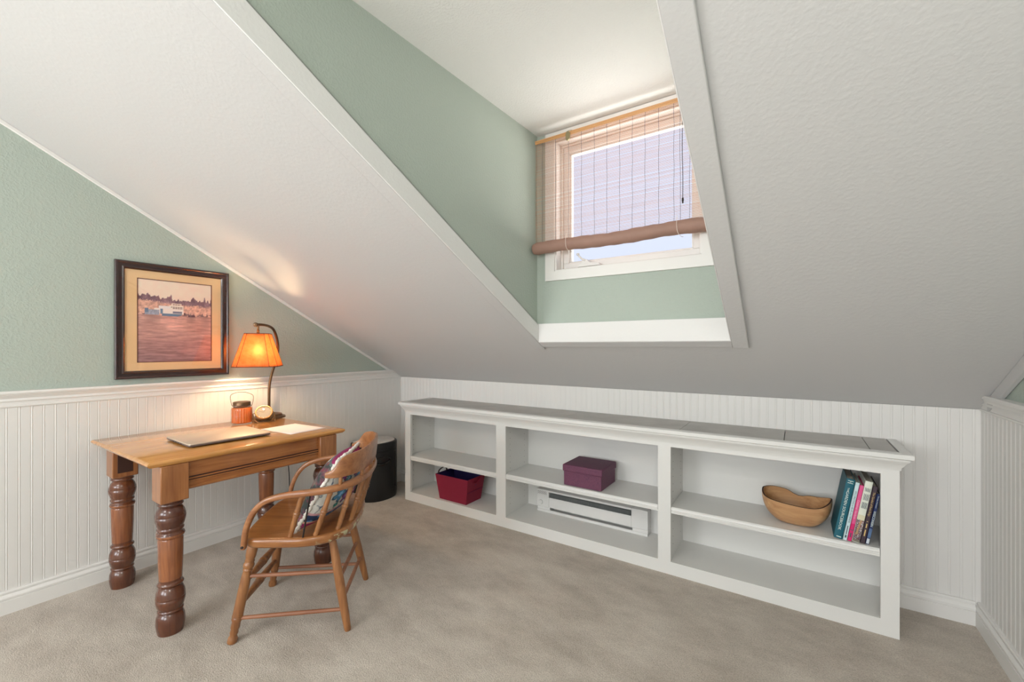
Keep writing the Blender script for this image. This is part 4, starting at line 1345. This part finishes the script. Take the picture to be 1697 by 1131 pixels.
MB().box(-.06, -.052, -.06, .06, .4668, .468).build('lid_mark', M['black_cord'], ld, local=True)
# handle recess and lip following the curved front
ps = dshape()
def outp(t, z, off):       # t = fractional index along the front curve
    k = int(t); f = t - k
    a_, b_ = Vector(ps[k]), Vector(ps[min(len(ps) - 1, k + 1)])
    p = a_.lerp(b_, f); d_ = (Vector(ps[min(26, k + 1)]) - Vector(ps[max(0, k - 1)])).normalized()
    return Vector((p.x + d_.y * off, p.y - d_.x * off, z))
NH = 18
mb = MB()
mb.tube([outp(7.2 + 6.2 * i / NH, .313 - .013 * math.sin(PI * i / NH), .002 + .010 * math.sin(PI * i / NH)) for i in range(NH + 1)], [.003] + [.0095] * 7 + [.003], 12)
mb.build('handle_lip', M['black_gloss'], bn, local=True)
mb = MB(); N2 = 28
def oval(r1, r2, off): return [outp(10.3 - r1 * math.cos(2 * PI * i / N2), .326 + r2 * math.sin(2 * PI * i / N2), off) for i in range(N2)]
mb.rings([oval(3.5, .034, .0008), oval(3.35, .031, .003), oval(3.1, .027, .0012)])
mb.build('handle_recess', M['black_gloss'], bn, local=True)
mb = MB()
mb.tube([outp(16.4, .09, -.004), outp(16.4, .38, -.004)], .0085, 12)
mb.build('side_rib', M['black_gloss'], bn, local=True)

# ------------------------------------------------------------------ captain's chair
CO = Vector((-1.957, 1.165, 0))
ch = thing('captains_chair', 'wooden captain chair with bent arm rail and turned spindles at the desk', 'chair', CO, math.atan2(-.6843, -.7292))
def q(u, v, z): return Vector((u, -v, z))         # v positive = far side
SU = [(.205, 0), (.203, .10), (.195, .18), (.178, .235), (.150, .262), (.08, .277), (-.03, .291), (-.10, .288), (-.17, .262), (-.222, .20), (-.245, .12), (-.252, 0)]
right = [(u, v) for u, v in SU]; left = [(u, -v) for u, v in SU[1:-1]][::-1]
outl = [Vector((u, v, 0)) for u, v in right + left]
outl = catmull(outl, 4, True)
mb = MB(); rs = []
def seat_ring(k, z): return [q(p.x * k + (0.0), p.y * k, z) for p in outl]
rs = [seat_ring(.90, .408), seat_ring(.955, .410), seat_ring(.985, .418), seat_ring(1.0, .434), seat_ring(.995, .446), seat_ring(.975, .4505), seat_ring(.93, .4505), seat_ring(.80, .446), seat_ring(.5, .441), seat_ring(.2, .440), seat_ring(.02, .440)]
mb.rings(rs)
mb.build('seat', M['seat_wood'], ch, local=True, smooth=50)

FA, FC_, FB, FD = (.238, -.216), (.238, .226), (-.228, -.212), (-.236, .205)
fl = [(0, .017), (.01, .019), (.05, .0185), (.075, .013), (.10, .0165), (.13, .0145), (.15, .018), (.20, .0165), (.225, .0215), (.245, .0185), (.25, .0215), (.27, .0205), (.48, .0205), (.60, .0195), (.66, .0180), (.69, .0165), (.70, .020), (.715, .0165), (.73, .0215), (.76, .0215), (.78, .017), (.79, .020), (.81, .0165), (.83, .020), (.90, .0215), (.96, .018), (1, .014)]
bl_ = [(0, .0125), (.02, .0145), (.15, .0170), (.45, .0200), (.75, .0185), (1, .0145)]
def leg_line(foot, sgn): 
    u, v = foot
    top = (.168 if u > 0 else -.150, math.copysign(.170, v), .412)
    return q(u, v, 0), q(*top)
LEG = {}
for nm, foot, pr in (('a', FA, fl), ('c', FC_, fl), ('b', FB, bl_), ('d', FD, bl_)):
    a, c_ = leg_line(foot, 1); LEG[nm] = (a, c_)
    MB().turned(a, c_, pr).build('leg', M['chair_wood'], ch, local=True, smooth=60)
def onleg(nm, z):
    a, c_ = LEG[nm]; return a.lerp(c_, z / c_.z)
rod = [(0, .0075), (.1, .008), (.5, .0092), (.9, .008), (1, .0075)]
fat = [(0, .008), (.12, .011), (.30, .0145), (.44, .0175), (.46, .014), (.48, .019), (.52, .019), (.54, .014), (.56, .0175), (.70, .0145), (.88, .011), (1, .008)]
for n1_, n2_, za, zb, pr, mm in (('a', 'b', .262, .252, rod, 'str_wood'), ('a', 'b', .096, .090, rod, 'str_wood'), ('c', 'd', .262, .252, rod, 'str_wood'), ('c', 'd', .096, .09, rod, 'str_wood'),
                            ('a', 'c', .235, .235, fat, 'chair_wood'), ('a', 'c', .145, .145, fat, 'chair_wood'), ('b', 'd', .215, .215, rod, 'str_wood'), ('b', 'd', .13, .13, rod, 'str_wood')):
    MB().turned(onleg(n1_, za), onleg(n2_, zb), pr, 14).build('stretcher', M[mm], ch, local=True, smooth=60)
# bent arm rail
half = [(.170, .270, .418), (.166, .272, .455), (.155, .275, .51), (.128, .279, .568), (.088, .284, .609), (.03, .291, .630), (-.04, .298, .640), (-.10, .299, .644), (-.155, .290, .647), (-.205, .266, .650), (-.248, .222, .653), (-.275, .16, .655), (-.290, .08, .656), (-.293, 0, .657)]
pts = [q(u, -v, z) for u, v, z in half] + [q(u, v, z) for u, v, z in half[:-1][::-1]]
def rail_prof(t):
    e = abs(t - .5) * 2                         # 1 at ends, 0 at back
    wv = .018 if e < .45 else .013 + .0 * e     # half width (side)
    wv = np.interp(e, [0, .4, .6, 1], [.020, .018, .0145, .0135])
    hv = np.interp(e, [0, .6, .85, 1], [.0145, .0125, .0105, .0095])
    out = []
    for k in range(12):
        a = 2 * PI * k / 12
        out.append((wv * math.copysign(abs(math.cos(a)) ** .55, math.cos(a)), hv * math.copysign(abs(math.sin(a)) ** .55, math.sin(a))))
    return out
def rail_up(t):
    e = abs(t - .5) * 2
    if e < .80: return (0, 0, 1)
    s_ = min(1, (e - .80) / .12)
    return (.9 * s_, 0, 1 - .9 * s_ + .02)
MB().sweep(pts, rail_prof, upv=rail_up, smooth=4).build('arm_rail', M['rail_wood'], ch, local=True, smooth=60)
for s in (-1, 1):
    c0 = q(.170, s * .284, .428)
    MB().lathe([(.0055, -.006), (.0055, .003), (.003, .004), (0, .004)], c0, 14, (q(0, s, 0)).to_track_quat('Z', 'Y').to_matrix()).build('arm_bolt', M['iron'], ch, local=True)
# crest
ch_half = [(-.150, .272, 0), (-.18, .280, .2), (-.215, .268, .8), (-.256, .225, 1), (-.284, .16, 1), (-.299, .08, 1), (-.303, 0, 1)]
cp = catmull([Vector(a) for a in ch_half], 5)
ends = [(-p.y, p) for p in cp]
full = [(p.x, -p.y, p.z) for p in cp] + [(p.x, p.y, p.z) for p in cp[:-1][::-1]]
mb = MB(); rs = []
nn_ = len(full)
for i, (u, v, hgt) in enumerate(full):
    hgt = max(.0, min(1, hgt))
    zb = .690 + .018 * min(1, 1)
    zb = .694; ztp = zb + .022 + .074 * hgt + .012 * max(0, 1 - (v / .2) ** 2)
    t = (Vector(full[min(nn_ - 1, i + 1)][:2] + (0,)) - Vector(full[max(0, i - 1)][:2] + (0,))).normalized()
    nrm_ = Vector((-t.y, t.x, 0))
    lean_ = -.02
    th_ = .0075
    pr = []
    for (a, hh) in ((-1, .12), (-.7, 0), (.7, 0), (1, .12), (1, .5), (1, .88), (.6, 1), (-.6, 1), (-1, .88), (-1, .5)):
        zz = zb + (ztp - zb) * hh
        pr.append(q(u - .10 * (zz - zb) * (1 if abs(v) < .25 else .6), v, zz) + Vector((nrm_.x, -nrm_.y, 0)) * a * th_)
    rs.append(pr)
mb.rings(rs)
mb.build('crest', M['rail_wood'], ch, local=True, smooth=50)
# spindles
sp = [(0, .0085), (.03, .011), (.07, .0105), (.09, .009), (.12, .0105), (.32, .0115), (.44, .0105), (.47, .013), (.50, .0105), (.52, .0140), (.55, .0140), (.57, .0105), (.60, .013), (.63, .0105), (.78, .0105), (.86, .0095), (.92, .0115), (.97, .009), (1, .008)]
sb = [(-.005, .262, -.068, .298), (-.106, .262, -.176, .284), (-.185, .215, -.247, .224), (-.222, .125, -.282, .135), (-.232, .042, -.293, .046)]
for s in (-1, 1):
    for (u0, v0, u1, v1) in sb:
        MB().turned(q(u0, s * v0, .446), q(u1, s * v1, .645), sp, 16).build('spindle', M['chair_wood'], ch, local=True, smooth=60)
for s in (-1, 1):
    for (u, v) in ((-.208, .268), (-.277, .160), (-.298, .05)):
        MB().turned(q(u, s * v, .655), q(u - .004, s * (v), .72), [(0, .0065), (.4, .0085), (.8, .007), (1, .006)], 12).build('crest_peg', M['chair_wood'], ch, local=True, smooth=60)
MB().tube([q(-.060, -.278, .440), q(-.098, -.302, .640)], .0036, 8).build('iron_rod', M['iron'], ch, local=True)
tag(MB().tube([q(-.060, .278, .440), q(-.098, .302, .640)], .0036, 8).build('iron_rod', M['iron'], ch, local=True))

# ------------------------------------------------------------------ pillow leaning in the chair
pw = thing('throw_pillow', 'floral tapestry pillow with white fringe leaning in the chair', 'pillow', CO + Matrix.Rotation(math.atan2(-.6843, -.7292), 3, 'Z') @ q(-.02, 0, .452), math.atan2(-.6843, -.7292))
PO = q(-.02, 0, .452)
BNp, BFp, TNp, TFp = (q(-.020, -.236, .462) - PO, q(-.150, .150, .476) - PO, q(-.188, -.232, .748) - PO, q(-.205, .158, .738) - PO)
pn = ((TFp - BNp).cross(TNp - BFp)).normalized()
if pn.x < 0: pn = -pn
ax_w = (BFp + TFp - BNp - TNp).normalized()
ax_h = (TNp + TFp - BNp - BFp).normalized()
def pil_pt(a, c, side):
    """a,c in -1..1"""
    a2 = a * (1 - .05 * (1 - abs(a) ** 2) - .05 * (1 - c * c) * abs(a) ** 4)
    c2 = c * (1 - .05 * (1 - a * a) * abs(c) ** 4)
    u_, w_ = (a2 + 1) / 2, (c2 + 1) / 2
    p = (BNp * (1 - u_) + BFp * u_) * (1 - w_) + (TNp * (1 - u_) + TFp * u_) * w_
    th = .074 * (max(0, 1 - abs(a) ** 2.8) ** .5) * (max(0, 1 - abs(c) ** 2.8) ** .5)
    return p + pn * (side * th) + Vector((0, 0, -.018 * (1 - a * a) * (1 - c) * .5 * 0))


def pil_col(a, c, side, rn):
    cream = (206, 204, 196)
    col_ = [x + 6 * rn for x in cream]
    # flowers
    flowers = [(-.52, .02, .27, (84, 142, 184), 5), (-.16, -.16, .25, (124, 78, 132), 5), (-.45, .48, .2, (70, 110, 130), 5), (.12, .2, .24, (90, 150, 190), 5), (.45, .35, .27, (98, 140, 180), 5), (.5, -.30, .22, (142, 60, 110), 6), (-.50, -.34, .10, (30, 124, 118), 4), (0.05, .55, .2, (120, 70, 130), 5), (-.15, .62, .14, (60, 120, 150), 4), (-.7, .65, .2, (120, 60, 120), 5), (.75, .8, .2, (70, 110, 160), 5)]
    for (fa, fc2, fr_, fcol, pet) in flowers:
        da, dc = a - fa, c - fc2
        r = math.hypot(da, dc); th = math.atan2(dc, da)
        lim = fr_ * (.55 + .45 * abs(math.cos(pet * th / 2 + fa * 5)))
        if r < lim:
            col_ = list(fcol)
            if r < lim * .35: col_ = [min(255, x + 60) for x in fcol]
            elif r > lim * .84: col_ = [x * .55 for x in fcol]
    # curls
    w = fbm(a * 5 + 9, c * 5 + 9, 2)
    if abs(w - .5) < .02 and col_[0] > 195: col_ = [92, 104, 118]
    # bottom band
    if c < -.52:
        col_ = [34, 52, 84] if fbm(a * 12, c * 14, 2) < .55 else [92, 132, 168]
    if abs(c + .52) < .025: col_ = [196, 146, 150]
    if abs(c + .76) < .03: col_ = [206, 156, 132]
    if c < -.79: col_ = [150, 44, 96] if fbm(a * 10 + 5, c * 16, 2) < .62 else [216, 140, 170]
    if c > .88: col_ = [148, 36, 92]
    elif c > .80: col_ = [56, 66, 74] if rn < .2 else [120, 130, 126]
    if side > 0 and a < -.55 and c < .8:
        f1, f2 = fbm(a * 9 + 20, c * 9), fbm(a * 12, c * 12 + 30)
        col_ = [54 + 170 * max(0, f1 - .3), 48 + 120 * max(0, f2 - .3), 46 + 60 * f2] if f1 > .45 else [52, 60, 58]
    return lin([max(0, min(255, x)) for x in col_])


NP = 110
rp_ = random.Random(5)
def warp(t): return math.copysign(1 - (1 - abs(t)) ** 1.35, t)
mb = MB(); mb.col = []
for side in (1, -1):
    base_i = len(mb.v)
    vs = []
    for j in range(NP + 1):
        for i in range(NP + 1):
            a, c = warp(-1 + 2 * i / NP), warp(-1 + 2 * j / NP)
            vs.append(pil_pt(a, c, side)); mb.col.append(pil_col(a, c, side, rp_.uniform(-1, 1)))
    fs = [(j * (NP + 1) + i, j * (NP + 1) + i + 1, (j + 1) * (NP + 1) + i + 1, (j + 1) * (NP + 1) + i) for j in range(NP) for i in range(NP)]
    mb.add(vs, fs)
mb.build('cushion', vcol_mat('tapestry_fabric', .85, bump=(500, .3)), pw, local=True, smooth=80)
# fringe : lumpy white cord around the seam
mb = MB(); fp = []
NF = 60
for k in range(4):
    for i in range(NF):
        t = -1 + 2 * i / NF
        a, c = ((t, -1), (1, t), (-t, 1), (-1, -t))[k]
        p = pil_pt(a, c, 0)
        d = (ax_w * a + ax_h * c).normalized()
        jn = Vector((math.sin(i * 7.1 + k), math.cos(i * 5.3 + k), math.sin(i * 3.7)))
        fp.append(p + d * .004 + jn * .0022)
rr_f = [.0075 + .0022 * math.sin(i * 2.4) + .0014 * math.sin(i * 5.1) for i in range(len(fp))]
mb.tube(fp, rr_f, 9, closed=True)
mb.build('fringe', mat('white_fringe', (232, 226, 216), .95, bump=(260, .8, .003)), pw, local=True, smooth=80)
